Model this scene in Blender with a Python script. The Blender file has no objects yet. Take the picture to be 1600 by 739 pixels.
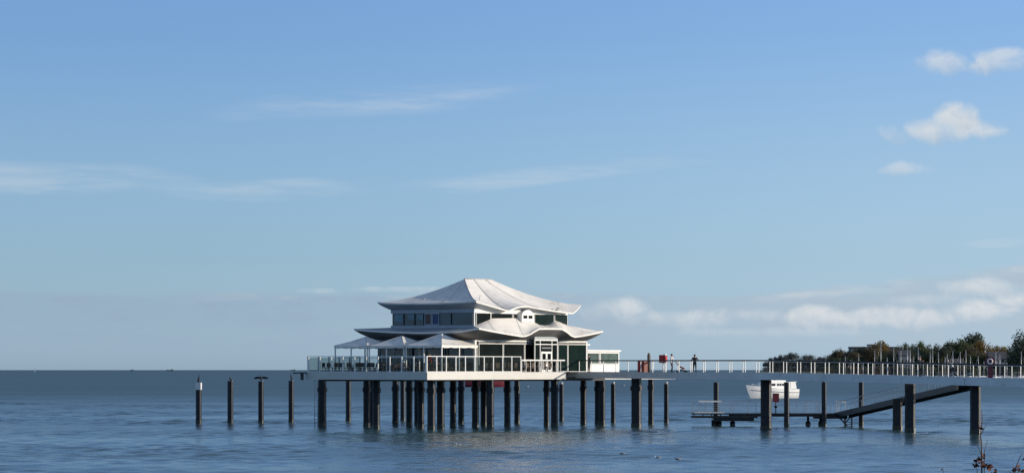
import bpy, bmesh, math, random
from mathutils import Vector, Matrix, noise
R = math.radians
rnd = random.Random(7)
scene = bpy.context.scene
col = scene.collection

# ------------------------------------------------------------------ camera
F, CX, HY, EYE = 4950.0, 800.0, 575.8, 5.85
cam_d = bpy.data.cameras.new('camera'); cam = bpy.data.objects.new('camera', cam_d); col.objects.link(cam)
cam.location = (0, 0, EYE); cam.rotation_euler = (R(90), 0, 0)
cam_d.sensor_width = 36; cam_d.lens = 36 * F / 1600
cam_d.shift_y = (HY - 369.5) / 1600
cam_d.clip_start = 0.5; cam_d.clip_end = 60000
scene.camera = cam

# ------------------------------------------------------------------ light
SUN_EL, SUN_PHI = 13.5, 82.0           # phi: 0 behind the camera, 90 from the right
sx, sy = math.sin(R(SUN_PHI)), -math.cos(R(SUN_PHI))
sd = Vector((sx * math.cos(R(SUN_EL)), sy * math.cos(R(SUN_EL)), math.sin(R(SUN_EL))))
ld = bpy.data.lights.new('sun', 'SUN'); ld.energy = 3.9; ld.angle = R(0.53); ld.color = (1.0, 0.88, 0.71)
lo = bpy.data.objects.new('sun', ld); col.objects.link(lo); lo.location = (60, 250, 80)
lo.rotation_euler = (-sd).to_track_quat('-Z', 'Y').to_euler()
scene.view_settings.view_transform = 'Standard'; scene.view_settings.look = 'None'
scene.view_settings.gamma = 1; scene.view_settings.exposure = 0.12
scene.view_settings.use_curve_mapping = False
scene.cycles.use_denoising = True; scene.cycles.denoiser = 'OPENIMAGEDENOISE'; scene.cycles.denoising_prefilter = 'NONE'; scene.cycles.sample_clamp_indirect = 3.0
scene.cycles.max_bounces = 6; scene.cycles.diffuse_bounces = 2; scene.cycles.glossy_bounces = 3
scene.cycles.transparent_max_bounces = 12
scene.cycles.caustics_reflective = False; scene.cycles.caustics_refractive = False

class NT:
    def __init__(s, tree): s.t = tree; s.n = tree.nodes; s.l = tree.links
    def new(s, typ, **kw):
        n = s.n.new(typ)
        for k, v in kw.items(): setattr(n, k, v)
        return n
    def link(s, a, b): s.l.new(a, b)
    def put(s, sock, v):
        if hasattr(v, 'is_output') or isinstance(v, bpy.types.NodeSocket): s.l.new(v, sock)
        else: sock.default_value = v
    def m(s, op, a, b=0.0, c=0.0, clamp=False):
        n = s.n.new('ShaderNodeMath'); n.operation = op; n.use_clamp = clamp
        for i, v in enumerate((a, b, c)): s.put(n.inputs[i], v)
        return n.outputs[0]
    def smooth(s, v, a, b):
        n = s.n.new('ShaderNodeMapRange'); n.interpolation_type = 'SMOOTHSTEP'
        s.put(n.inputs[0], v); n.inputs[1].default_value = a; n.inputs[2].default_value = b
        return n.outputs[0]
    def mix(s, f, a, b, typ='MIX'):
        n = s.n.new('ShaderNodeMix'); n.data_type = 'RGBA'; n.blend_type = typ
        s.put(n.inputs[0], f); s.put(n.inputs[6], a); s.put(n.inputs[7], b)
        return n.outputs[2]
    def comb(s, x, y, z):
        n = s.n.new('ShaderNodeCombineXYZ')
        for i, v in enumerate((x, y, z)): s.put(n.inputs[i], v)
        return n.outputs[0]
    def noise(s, vec, scale, detail=4, rough=0.5, dist=0.0):
        n = s.n.new('ShaderNodeTexNoise'); n.inputs['Scale'].default_value = scale
        n.inputs['Detail'].default_value = detail; n.inputs['Roughness'].default_value = rough
        n.inputs['Distortion'].default_value = dist; s.put(n.inputs['Vector'], vec)
        return n.outputs[0]
    def ramp(s, f, stops):
        n = s.n.new('ShaderNodeValToRGB'); e = n.color_ramp.elements
        while len(e) < len(stops): e.new(0.5)
        for el, (p, c) in zip(e, stops): el.position = p; el.color = (*c, 1)
        s.put(n.inputs[0], f); return n.outputs[0]

def srgb(r, g, b):
    return tuple((c / 255 / 12.92 if c <= 10 else ((c / 255 + .055) / 1.055) ** 2.4) for c in (r, g, b))

def build_world():
    w = bpy.data.worlds.new('World'); scene.world = w; w.use_nodes = True
    t = NT(w.node_tree); t.n.clear()
    sky = t.new('ShaderNodeTexSky', sky_type='NISHITA'); sky.sun_disc = False
    sky.sun_elevation = R(SUN_EL); sky.sun_rotation = math.atan2(sx, sy)
    sky.air_density = 1.0; sky.dust_density = 0.6; sky.ozone_density = 1.5
    tc = t.new('ShaderNodeTexCoord'); sp = t.new('ShaderNodeSeparateXYZ'); t.link(tc.outputs['Generated'], sp.inputs[0])
    x, y, z = sp.outputs
    hr = t.m('SQRT', t.m('ADD', t.m('MULTIPLY', x, x), t.m('MULTIPLY', y, y)))
    el = t.m('MULTIPLY', t.m('ARCTANGENT', t.m('DIVIDE', z, hr)), 180 / math.pi)      # degrees above the horizon
    az = t.m('MULTIPLY', t.m('ARCTAN2', x, y), 180 / math.pi)                          # degrees right of +Y
    # clear-sky tint by elevation (this camera's white balance)
    tint = t.ramp(t.m('DIVIDE', el, 30.0, clamp=True), TINT)
    base = t.mix(1.0, sky.outputs[0], tint, 'MULTIPLY')
    lr = t.m('ADD', .97, t.m('MULTIPLY', t.smooth(az, -13, 13), 0.30))
    vm = t.new('ShaderNodeVectorMath', operation='SCALE'); t.link(base, vm.inputs[0]); t.link(lr, vm.inputs['Scale'])
    base = vm.outputs[0]
    base = t.mix(t.m('MULTIPLY', t.m('MULTIPLY', t.smooth(az, -6, 14), .42), t.smooth(el, 9, 1)), base, (*[c * K for c in srgb(172, 193, 209)], 1))
    P = t.comb(az, el, 0.0)
    # ---- cirrus streaks: (az centre, el centre, half length, half height, slope, amount)
    out = base
    wob = t.m('MULTIPLY', t.m('SUBTRACT', t.noise(t.comb(t.m('MULTIPLY', az, .35), el, 3.1), 1.4, 4), .5), 0.35)
    fine = t.noise(t.comb(t.m('MULTIPLY', az, .25), t.m('MULTIPLY', el, 2.2), 9.0), 1.6, 6, .62)
    for (a0, e0, ha, he, sl, am) in CIRRUS:
        da = t.m('SUBTRACT', az, a0)
        de = t.m('ADD', t.m('SUBTRACT', t.m('SUBTRACT', el, e0), t.m('MULTIPLY', da, sl)), wob)
        q = t.m('ADD', t.m('POWER', t.m('DIVIDE', t.m('ABSOLUTE', da), ha), 2.0), t.m('POWER', t.m('DIVIDE', t.m('ABSOLUTE', de), he), 2.0))
        d = t.m('MULTIPLY', t.smooth(t.m('SUBTRACT', 1.0, q), 0.0, 1.0), t.smooth(fine, .3, .68))
        out = t.mix(t.m('MULTIPLY', d, am * .72), out, (*[c * 1.0 for c in CLOUD_HI], 1))
    # ---- bank of low grey cloud along the horizon
    n1 = t.noise(t.comb(t.m('MULTIPLY', az, .45), t.m('MULTIPLY', el, 1.5), 1.7), .8, 6, .55)
    top = t.m('ADD', 1.40, t.m('MULTIPLY', t.m('SUBTRACT', n1, .5), .5))
    top = t.m('ADD', top, t.m('MULTIPLY', t.smooth(az, 4.0, 10.0), .42))
    band = t.smooth(t.m('SUBTRACT', top, el), -.05, .12)
    body = t.smooth(el, -.1, .95)
    ragged = t.noise(t.comb(t.m('MULTIPLY', az, .7), t.m('MULTIPLY', el, 1.8), 6.6), 1.1, 7, .6)
    amt = t.m('MULTIPLY', band, t.m('ADD', .40, t.m('MULTIPLY', t.smooth(ragged, .35, .65), .5)))
    amt = t.m('MULTIPLY', amt, t.m('ADD', .25, t.m('MULTIPLY', body, .75)))
    gcol = t.mix(t.smooth(az, -6.0, 8.0), (*CLOUD_GREY_L, 1), (*CLOUD_GREY_R, 1))
    out = t.mix(amt, out, gcol)
    # bright upper rim streaks in the bank
    rim = t.m('MULTIPLY', t.smooth(t.m('ABSOLUTE', t.m('SUBTRACT', t.m('SUBTRACT', top, .10), el)), .13, .0), t.smooth(t.noise(t.comb(t.m('MULTIPLY', az, .5), t.m('MULTIPLY', el, 2.0), 2.2), 1.2, 5, .6), .42, .68))
    rim = t.m('MULTIPLY', rim, t.smooth(az, -6.5, -2.5))
    out = t.mix(t.m('MULTIPLY', rim, .42), out, (*CLOUD_HI, 1))
    # ---- cumulus heads: lumpy noise cut by ellipses, lit from upper right
    lump = t.noise(P, 1.7, 6, .50, .5)
    lump2 = t.noise(t.comb(t.m('ADD', az, -.06), t.m('ADD', el, -.07), 0.0), 1.7, 6, .50, .5)
    relief = t.smooth(t.m('SUBTRACT', lump, lump2), -.05, .05)
    for (a0, e0, ha, he, am, kind) in CUMULUS:
        da = t.m('DIVIDE', t.m('SUBTRACT', az, a0), ha); de = t.m('DIVIDE', t.m('SUBTRACT', el, e0), he)
        q = t.m('ADD', t.m('MULTIPLY', da, da), t.m('MULTIPLY', de, de))
        v = t.m('SUBTRACT', t.m('ADD', t.m('SUBTRACT', 1.0, q), t.m('MULTIPLY', t.m('SUBTRACT', lump, .5), 2.7)), .10)
        d = t.smooth(v, -.15, 1.15)
        cc = t.mix(t.m('ADD', t.m('MULTIPLY', relief, .2), t.m('MULTIPLY', t.smooth(de, -1.1, .4), .8)), (*CLOUD_SH, 1), (*CLOUD_HI, 1))
        out = t.mix(t.m('MULTIPLY', d, am), out, cc)
    bg = t.new('ShaderNodeBackground'); bg.inputs[1].default_value = 0.10
    t.link(out, bg.inputs[0]); ow = t.new('ShaderNodeOutputWorld'); t.link(bg.outputs[0], ow.inputs[0])

def deg(px, py): return math.degrees(math.atan((px - CX) / F)), math.degrees(math.atan((HY - py) / F))
K = 10.0   # background strength 0.1: cloud radiance is ten times the picture value
CLOUD_HI = tuple(c * K for c in srgb(214, 217, 219))
CLOUD_SH = tuple(c * K for c in srgb(166, 183, 200))
CLOUD_GREY_L = tuple(c * K for c in srgb(146, 168, 188))
CLOUD_GREY_R = tuple(c * K for c in srgb(168, 184, 199))
TINT = [(0.01, (0.874, 1.397, 2.947)), (0.033, (0.756, 1.19, 2.471)), (0.067, (0.688, 1.047, 2.017)), (0.133, (0.668, 0.948, 1.677)), (0.2, (0.612, 0.878, 1.539)), (0.267, (0.643, 0.891, 1.478)), (0.333, (0.695, 0.902, 1.426)), (0.5, (0.952, 1.051, 1.381)), (0.667, (1.155, 1.193, 1.358)), (1.0, (1.435, 1.357, 1.396))]   # white balance of the sky by elevation
def cir(px, py, hw, hh, slope, am):
    a, e = deg(px, py); return (a, e, hw / F * 57.3, hh / F * 57.3, slope, am)
CIRRUS = [cir(60, 282, 290, 30, -.02, .38), cir(410, 298, 190, 20, .02, .34), cir(640, 152, 260, 17, .085, .22),
          cir(860, 272, 290, 17, .08, .38), cir(560, 160, 280, 25, .05, .22), cir(1555, 380, 60, 8, .0, .35)]
def cum(px, py, hw, hh, am, k=0):
    a, e = deg(px, py); return (a, e, hw / F * 57.3, hh / F * 57.3, am, k)
CUMULUS = [cum(1480, 104, 60, 24, .6), cum(1560, 102, 75, 24, .62), cum(1475, 208, 105, 24, .8), cum(1495, 185, 40, 28, .85), cum(1418, 268, 48, 13, .42),
           cum(960, 486, 55, 20, .6), cum(992, 480, 30, 20, .5), cum(1060, 500, 110, 18, .5), cum(1275, 496, 50, 22, .9), cum(1262, 488, 22, 16, .5), cum(1400, 500, 115, 20, .75), cum(1380, 488, 50, 14, .5), cum(1530, 488, 66, 22, .85),
           cum(1592, 474, 36, 28, .85), cum(1150, 494, 80, 16, .5), cum(1545, 452, 90, 18, .65), cum(1450, 470, 80, 14, .35), cum(500, 455, 45, 7, .3), cum(640, 452, 120, 6, .3), cum(1200, 520, 200, 10, .25)]
build_world()

# ------------------------------------------------------------------ materials
def mat(name, color, rough=.6, metal=0.0, var=0.12, scale=1.5, spec=.5, spots=None, bump=0.0, coord='Object', trans=0.0):
    m = bpy.data.materials.new(name); m.use_nodes = True; t = NT(m.node_tree)
    b = t.n['Principled BSDF']
    tc = t.new('ShaderNodeTexCoord')
    n = t.noise(tc.outputs[coord], scale, 5, .6)
    c = t.mix(t.smooth(n, .3, .7), (*[v * (1 - var) for v in color], 1), (*[min(1, v * (1 + var)) for v in color], 1))
    if spots:
        n2 = t.noise(tc.outputs[coord], spots[1], 6, .65)
        c = t.mix(t.m('MULTIPLY', t.smooth(n2, spots[2], spots[2] + .12), spots[3]), c, (*spots[0], 1))
    t.link(c, b.inputs['Base Color'])
    b.inputs['Roughness'].default_value = rough; b.inputs['Metallic'].default_value = metal
    b.inputs['Specular IOR Level'].default_value = spec
    if trans: b.inputs['Transmission Weight'].default_value = trans
    if bump:
        bp = t.new('ShaderNodeBump'); bp.inputs['Strength'].default_value = bump; bp.inputs['Distance'].default_value = .05
        t.link(n, bp.inputs['Height']); t.link(bp.outputs[0], b.inputs['Normal'])
    return m

M = {}
M['membrane'] = mat('white_membrane', (.78, .74, .68), .55, var=.06, scale=.6, spots=((.50, .45, .38), .9, .54, .55))
M['white'] = mat('white_paint', (.78, .77, .74), .45, var=.04, scale=2, spots=((.5, .47, .42), 3, .62, .3))
M['fascia'] = mat('fascia_panel', (.60, .58, .53), .5, var=.05, scale=.5, spots=((.55, .50, .43), 1.2, .55, .4))
M['bridge_side'] = mat('bridge_fascia', (.76, .77, .77), .45, var=.07, scale=.5, spots=((.36, .35, .34), 1.1, .55, .4))
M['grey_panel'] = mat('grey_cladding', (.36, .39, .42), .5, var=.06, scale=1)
M['seam'] = mat('welded_seam', (.42, .41, .40), .6)
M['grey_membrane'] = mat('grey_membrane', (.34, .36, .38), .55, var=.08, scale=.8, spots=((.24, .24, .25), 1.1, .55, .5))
M['soffit'] = mat('soffit', (.21, .20, .20), .8, var=.15, scale=1)
M['pile'] = mat('coated_steel_pile', (.022, .025, .032), .42, metal=.0, var=.3, scale=2.2, spots=((.034, .032, .030), 2.2, .55, .5), spec=.28)
M['pile_wet'] = mat('wet_algae', (.025, .03, .024), .35, var=.3, scale=3)
M['cap'] = mat('pile_cap', (.42, .43, .42), .6)
M['steel'] = mat('galvanised_steel', (.45, .46, .47), .45, metal=.4, var=.1)
M['dark_steel'] = mat('dark_steel', (.022, .024, .028), .5, var=.2)
M['wood_rail'] = mat('dark_hardwood', (.028, .022, .02), .5, var=.2, scale=4)
M['deck'] = mat('deck_planks', (.22, .19, .16), .7, var=.2, scale=3)
M['glass_dark'] = mat('dark_window_glass', (.010, .014, .014), .06, var=.3, scale=.4, spec=.6)
M['glass_green'] = mat('green_window_glass', (.010, .022, .020), .06, var=.3, scale=.4, spec=.6)
M['glass_blue'] = mat('blue_window_glass', (.008, .052, .082), .05, var=.3, scale=.5, spec=.6)
M['sky_glimpse'] = mat('pale_sky_glimpse', (.16, .26, .30), .5, var=.2, scale=2)  # colour of the sky seen through the upper windows
M['poster_brown'] = mat('brown_poster', (.10, .05, .045), .5)
M['poster_blue'] = mat('blue_poster', (.02, .04, .14), .4)
M['red'] = mat('red_paint', (.42, .025, .03), .5, var=.1)
M['red_dark'] = mat('dark_red_paint', (.16, .02, .035), .5, var=.15)
M['brown'] = mat('brown_board', (.20, .055, .04), .6)
M['concrete'] = mat('brown_concrete', (.17, .145, .125), .8, var=.15, scale=5)
M['black'] = mat('black_feathers', (.012, .012, .015), .5, spec=.3)
M['gull'] = mat('white_feathers', (.75, .75, .75), .7)
M['gull_grey'] = mat('grey_feathers', (.25, .27, .3), .7)
M['bill'] = mat('yellow_bill', (.5, .3, .05), .6)
M['rattan'] = mat('brown_rattan', (.10, .06, .04), .7, var=.3, scale=8)
M['rattan_dark'] = mat('dark_rattan', (.035, .03, .028), .7, var=.3, scale=8)
M['table'] = mat('pale_tabletop', (.5, .47, .42), .5)
M['skin'] = mat('skin', (.45, .26, .18), .6, var=.05)
M['cloth_dark'] = mat('dark_cloth', (.012, .014, .022), .85, var=.25, scale=9)
M['cloth_navy'] = mat('navy_cloth', (.02, .03, .06), .85, var=.25, scale=9)
M['cloth_white'] = mat('white_cloth', (.68, .69, .72), .85, var=.08, scale=9)
M['cloth_red'] = mat('red_cloth', (.42, .05, .035), .85, var=.1, scale=9)
M['cloth_grey'] = mat('grey_cloth', (.15, .16, .18), .85, var=.15, scale=9)
M['hair'] = mat('dark_hair', (.03, .02, .015), .7)
M['hair_grey'] = mat('grey_hair', (.35, .33, .31), .7)
M['boat_white'] = mat('white_gelcoat', (.78, .78, .77), .3, var=.03)
M['boat_blue'] = mat('blue_stripe', (.03, .06, .14), .35)
M['tan'] = mat('ground_cover', (.12, .13, .05), .9, var=.3, scale=.05)
M['sand'] = mat('beach_sand', (.30, .26, .20), .9, var=.15, scale=.2)
M['roof_tile'] = mat('brown_roof', (.07, .07, .075), .8, var=.15)
M['house_white'] = mat('pale_render', (.42, .42, .40), .8, var=.06)
M['house_grey'] = mat('grey_render', (.20, .21, .22), .8, var=.06)
M['bark'] = mat('bark', (.07, .055, .045), .9, var=.3, scale=3)
M['twig'] = mat('twig_bark', (.10, .055, .04), .8, var=.3, scale=40)
M['dry_leaf'] = mat('dry_red_leaf', (.09, .03, .022), .7, var=.4, scale=60)
M['glass_annex'] = mat('pale_green_glass', (.09, .13, .12), .08, var=.35, scale=.7, spec=.6)
def glass_clear():
    m = bpy.data.materials.new('windscreen_glass'); m.use_nodes = True; t = NT(m.node_tree)
    b = t.n['Principled BSDF']; b.inputs['Base Color'].default_value = (.05, .06, .06, 1); b.inputs['Roughness'].default_value = .05
    tr = t.new('ShaderNodeBsdfTransparent'); tr.inputs[0].default_value = (.88, .92, .92, 1)
    mx = t.new('ShaderNodeMixShader'); tc = t.new('ShaderNodeTexCoord')
    t.put(mx.inputs[0], t.m('ADD', .07, t.m('MULTIPLY', t.noise(tc.outputs['Object'], 1.5), .10)))
    t.link(tr.outputs[0], mx.inputs[1]); t.link(b.outputs[0], mx.inputs[2])
    t.link(mx.outputs[0], t.n['Material Output'].inputs[0]); return m
M['glass_clear'] = glass_clear()
def leaf_mat(name, c1, c2, c3):
    m = bpy.data.materials.new(name); m.use_nodes = True; t = NT(m.node_tree); b = t.n['Principled BSDF']
    ge = t.new('ShaderNodeNewGeometry'); tc = t.new('ShaderNodeTexCoord')
    r = t.ramp(ge.outputs['Random Per Island'], [(0, c1), (.5, c2), (1, c3)])
    n = t.noise(tc.outputs['Object'], .22, 3)
    c = t.mix(t.smooth(n, .38, .62), r, (*c1, 1))
    t.link(c, b.inputs['Base Color']); b.inputs['Roughness'].default_value = .85; b.inputs['Specular IOR Level'].default_value = .2
    tl = t.new('ShaderNodeBsdfTranslucent'); t.link(c, tl.inputs[0]); mx = t.new('ShaderNodeMixShader'); mx.inputs[0].default_value = .5
    t.link(b.outputs[0], mx.inputs[1]); t.link(tl.outputs[0], mx.inputs[2]); t.link(mx.outputs[0], t.n['Material Output'].inputs[0])
    return m
LEAF = {'green': leaf_mat('green_leaves', (.070, .085, .045), (.10, .12, .055), (.13, .15, .07)),
        'dark': leaf_mat('dark_green_leaves', (.055, .072, .055), (.072, .094, .066), (.09, .11, .072)),
        'brown': leaf_mat('brown_leaves', (.085, .075, .052), (.12, .10, .06), (.15, .12, .07)),
        'gold': leaf_mat('golden_leaves', (.14, .105, .045), (.20, .14, .05), (.26, .17, .06)),
        'far': leaf_mat('hazed_far_leaves', (.12, .135, .14), (.14, .15, .145), (.16, .16, .15))}  # distance haze put into the leaf colour: paler and bluer

def water_mat():
    m = bpy.data.materials.new('sea_water'); m.use_nodes = True; t = NT(m.node_tree); b = t.n['Principled BSDF']
    tc = t.new('ShaderNodeTexCoord'); P = tc.outputs['Object']
    sp = t.new('ShaderNodeSeparateXYZ'); t.link(P, sp.inputs[0]); x, y, z = sp.outputs
    big = t.noise(t.comb(t.m('MULTIPLY', x, .3), y, 0.0), .022, 4, .55)
    calm = t.smooth(big, .35, .65)
    # wave slopes straight from noise, so that far ripples are not filtered away
    def slopes(sx_, sy_, scale, detail, rough, seed, dist=.3):
        n = t.new('ShaderNodeTexNoise'); n.inputs['Scale'].default_value = scale; n.inputs['Detail'].default_value = detail
        n.inputs['Roughness'].default_value = rough; n.inputs['Distortion'].default_value = dist
        t.link(t.comb(t.m('MULTIPLY', x, sx_), t.m('MULTIPLY', y, sy_), seed), n.inputs['Vector'])
        v = t.new('ShaderNodeVectorMath', operation='SUBTRACT'); t.link(n.outputs['Color'], v.inputs[0]); v.inputs[1].default_value = (.5, .5, .5)
        return v.outputs[0]
    def scl(v, k):
        n = t.new('ShaderNodeVectorMath', operation='SCALE'); t.link(v, n.inputs[0]); t.put(n.inputs['Scale'], k); return n.outputs[0]
    def add(a_, b_):
        n = t.new('ShaderNodeVectorMath', operation='ADD'); t.link(a_, n.inputs[0]); t.link(b_, n.inputs[1]); return n.outputs[0]
    rough_k = t.m('ADD', .62, t.m('MULTIPLY', calm, .5))
    s_ = add(scl(slopes(.8, 1.0, .16, 2, .5, 2.0), W3), add(scl(slopes(.8, 1.1, .55, 3, .6, 0.0), t.m('MULTIPLY', rough_k, W1)), scl(slopes(1.0, 1.0, 2.3, 3, .65, 7.0), t.m('MULTIPLY', rough_k, W2))))
    q = t.new('ShaderNodeSeparateXYZ'); t.link(s_, q.inputs[0])
    ge = t.new('ShaderNodeNewGeometry'); nv = t.new('ShaderNodeVectorMath', operation='NORMALIZE'); t.link(add(ge.outputs['Normal'], t.comb(t.m('MULTIPLY', q.outputs[0], .7), q.outputs[1], 0.0)), nv.inputs[0])
    t.link(nv.outputs[0], b.inputs['Normal'])
    c = t.mix(calm, (*WATER_A, 1), (*WATER_B, 1)); t.link(c, b.inputs['Base Color'])
    t.link(t.m('ADD', t.m('ADD', .17, t.m('MULTIPLY', t.smooth(y, 260, 900), .24)), t.m('MULTIPLY', calm, .05)), b.inputs['Roughness']); b.inputs['IOR'].default_value = 1.33
    return m
W1, W2, W3 = .12, .22, .05
WATER_A, WATER_B = (.034, .078, .086), (.042, .090, .094)
M['water'] = water_mat()

# ------------------------------------------------------------------ mesh builder
class MB:
    def __init__(s): s.v = []; s.f = []; s.mi = []; s.cur = 0; s.sm = []; s.smooth = False
    def face(s, idx): s.f.append(idx); s.mi.append(s.cur); s.sm.append(s.smooth)
    def poly(s, pts):
        n = len(s.v); s.v += [tuple(p) for p in pts]; s.face(tuple(range(n, n + len(pts)))); return s
    def box(s, x0, x1, y0, y1, z0, z1):
        n = len(s.v)
        s.v += [(x0, y0, z0), (x1, y0, z0), (x1, y1, z0), (x0, y1, z0), (x0, y0, z1), (x1, y0, z1), (x1, y1, z1), (x0, y1, z1)]
        for q in ((0, 3, 2, 1), (4, 5, 6, 7), (0, 1, 5, 4), (1, 2, 6, 5), (2, 3, 7, 6), (3, 0, 4, 7)): s.face(tuple(n + i for i in q))
        return s
    def bar(s, a, b, w, h, up=(0, 0, 1)):
        a = Vector(a); b = Vector(b); d = (b - a).normalized(); u = Vector(up)
        if abs(d.dot(u)) > .98: u = Vector((1, 0, 0))
        r = d.cross(u).normalized(); u = r.cross(d).normalized(); n = len(s.v)
        for p in (a, b):
            for i, j in ((-1, -1), (1, -1), (1, 1), (-1, 1)): s.v.append(tuple(p + r * (i * w / 2) + u * (j * h / 2)))
        for q in ((0, 1, 2, 3), (7, 6, 5, 4), (0, 4, 5, 1), (1, 5, 6, 2), (2, 6, 7, 3), (3, 7, 4, 0)): s.face(tuple(n + i for i in q))
        return s
    def tube(s, pts, rad, seg=12, cap=True, smooth=True):
        pts = [Vector(p) for p in pts]
        if not hasattr(rad, '__len__'): rad = [rad] * len(pts)
        n0 = len(s.v); sm0 = s.smooth; s.smooth = smooth; u = None
        for i, p in enumerate(pts):
            d = (pts[min(i + 1, len(pts) - 1)] - pts[max(i - 1, 0)]).normalized()
            if u is None: u = d.orthogonal().normalized()
            u = (u - d * u.dot(d)).normalized(); w = d.cross(u)
            for k in range(seg):
                a = 2 * math.pi * k / seg; s.v.append(tuple(p + (u * math.cos(a) + w * math.sin(a)) * rad[i]))
        for i in range(len(pts) - 1):
            for k in range(seg):
                a = n0 + i * seg + k; b = n0 + i * seg + (k + 1) % seg; s.face((a, b, b + seg, a + seg))
        s.smooth = False
        if cap:
            s.face(tuple(n0 + k for k in reversed(range(seg)))); e = n0 + (len(pts) - 1) * seg; s.face(tuple(e + k for k in range(seg)))
        s.smooth = sm0; return s
    def prism(s, poly, z0, z1):
        n = len(s.v); k = len(poly)
        s.v += [(x, y, z0) for x, y in poly] + [(x, y, z1) for x, y in poly]
        s.face(tuple(n + i for i in reversed(range(k)))); s.face(tuple(n + k + i for i in range(k)))
        for i in range(k): j = (i + 1) % k; s.face((n + i, n + j, n + k + j, n + k + i))
        return s
    def grid(s, rows, smooth=True):
        n = len(s.v); sm0 = s.smooth; s.smooth = smooth; w = len(rows[0])
        for r in rows: s.v += [tuple(p) for p in r]
        for i in range(len(rows) - 1):
            for j in range(w - 1):
                a = n + i * w + j; s.face((a, a + 1, a + 1 + w, a + w))
        s.smooth = sm0; return s
    def ball(s, c, r, seg=10, rings=6):
        c = Vector(c); r = r if hasattr(r, '__len__') else (r, r, r); rows = []
        for i in range(rings + 1):
            th = math.pi * i / rings
            rows.append([(c.x + r[0] * math.sin(th) * math.cos(2 * math.pi * k / seg), c.y + r[1] * math.sin(th) * math.sin(2 * math.pi * k / seg), c.z - r[2] * math.cos(th)) for k in range(seg + 1)])
        return s.grid(rows)
    def mesh(s, name, mats):
        me = bpy.data.meshes.new(name); me.from_pydata(s.v, [], s.f)
        for m in (mats if isinstance(mats, (list, tuple)) else [mats]): me.materials.append(m)
        me.polygons.foreach_set('material_index', s.mi); me.polygons.foreach_set('use_smooth', s.sm); me.update(); return me
    def build(s, name, mats, parent=None, loc=(0, 0, 0), rz=0.0, clean=False):
        me = s.mesh(name, mats)
        if clean:
            bm = bmesh.new(); bm.from_mesh(me); bmesh.ops.remove_doubles(bm, verts=bm.verts, dist=1e-4)
            bmesh.ops.recalc_face_normals(bm, faces=bm.faces); bm.to_mesh(me); bm.free()
        o = bpy.data.objects.new(name, me); col.objects.link(o); o.location = loc; o.rotation_euler = (0, 0, rz)
        if parent: o.parent = parent
        return o

def tag(o, label=None, cat=None, group=None, kind=None):
    if label: o['label'] = label
    if cat: o['category'] = cat
    if group: o['group'] = group
    if kind: o['kind'] = kind
    return o
def empty(name, loc, rz=0.0, label=None, cat=None, group=None):
    o = bpy.data.objects.new(name, None); col.objects.link(o); o.location = loc; o.rotation_euler = (0, 0, rz)
    o.empty_display_size = .3
    return tag(o, label, cat, group)
KIDS = {}
def kids(o):
    return [c for c in bpy.data.objects if c.parent == o]
def copy_tree(o, parent=None, cache=None):
    c = o.copy(); col.objects.link(c); c.parent = parent
    for ch in kids(o) if cache is None else cache: copy_tree(ch, c)
    return c

def X_of(px, Y): return (px - CX) / F * Y
def Z_of(py, Y): return EYE + (HY - py) / F * Y
def Y_water(py): return EYE * F / (py - HY)
AX = Vector((-.799, .602)); BX = Vector((.602, .799)); ROT = math.atan2(.799, .602)
def hit(px, p, d):
    "parameter t where p + t d is seen at column px"
    k = (px - CX) / F
    return (k * p[1] - p[0]) / (d[0] - k * d[1])
def interp(tab, x):
    if x <= tab[0][0]: return tab[0][1]
    for (a, u), (b, v) in zip(tab, tab[1:]):
        if x <= b: return u + (v - u) * (x - a) / (b - a)
    return tab[-1][1]

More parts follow.
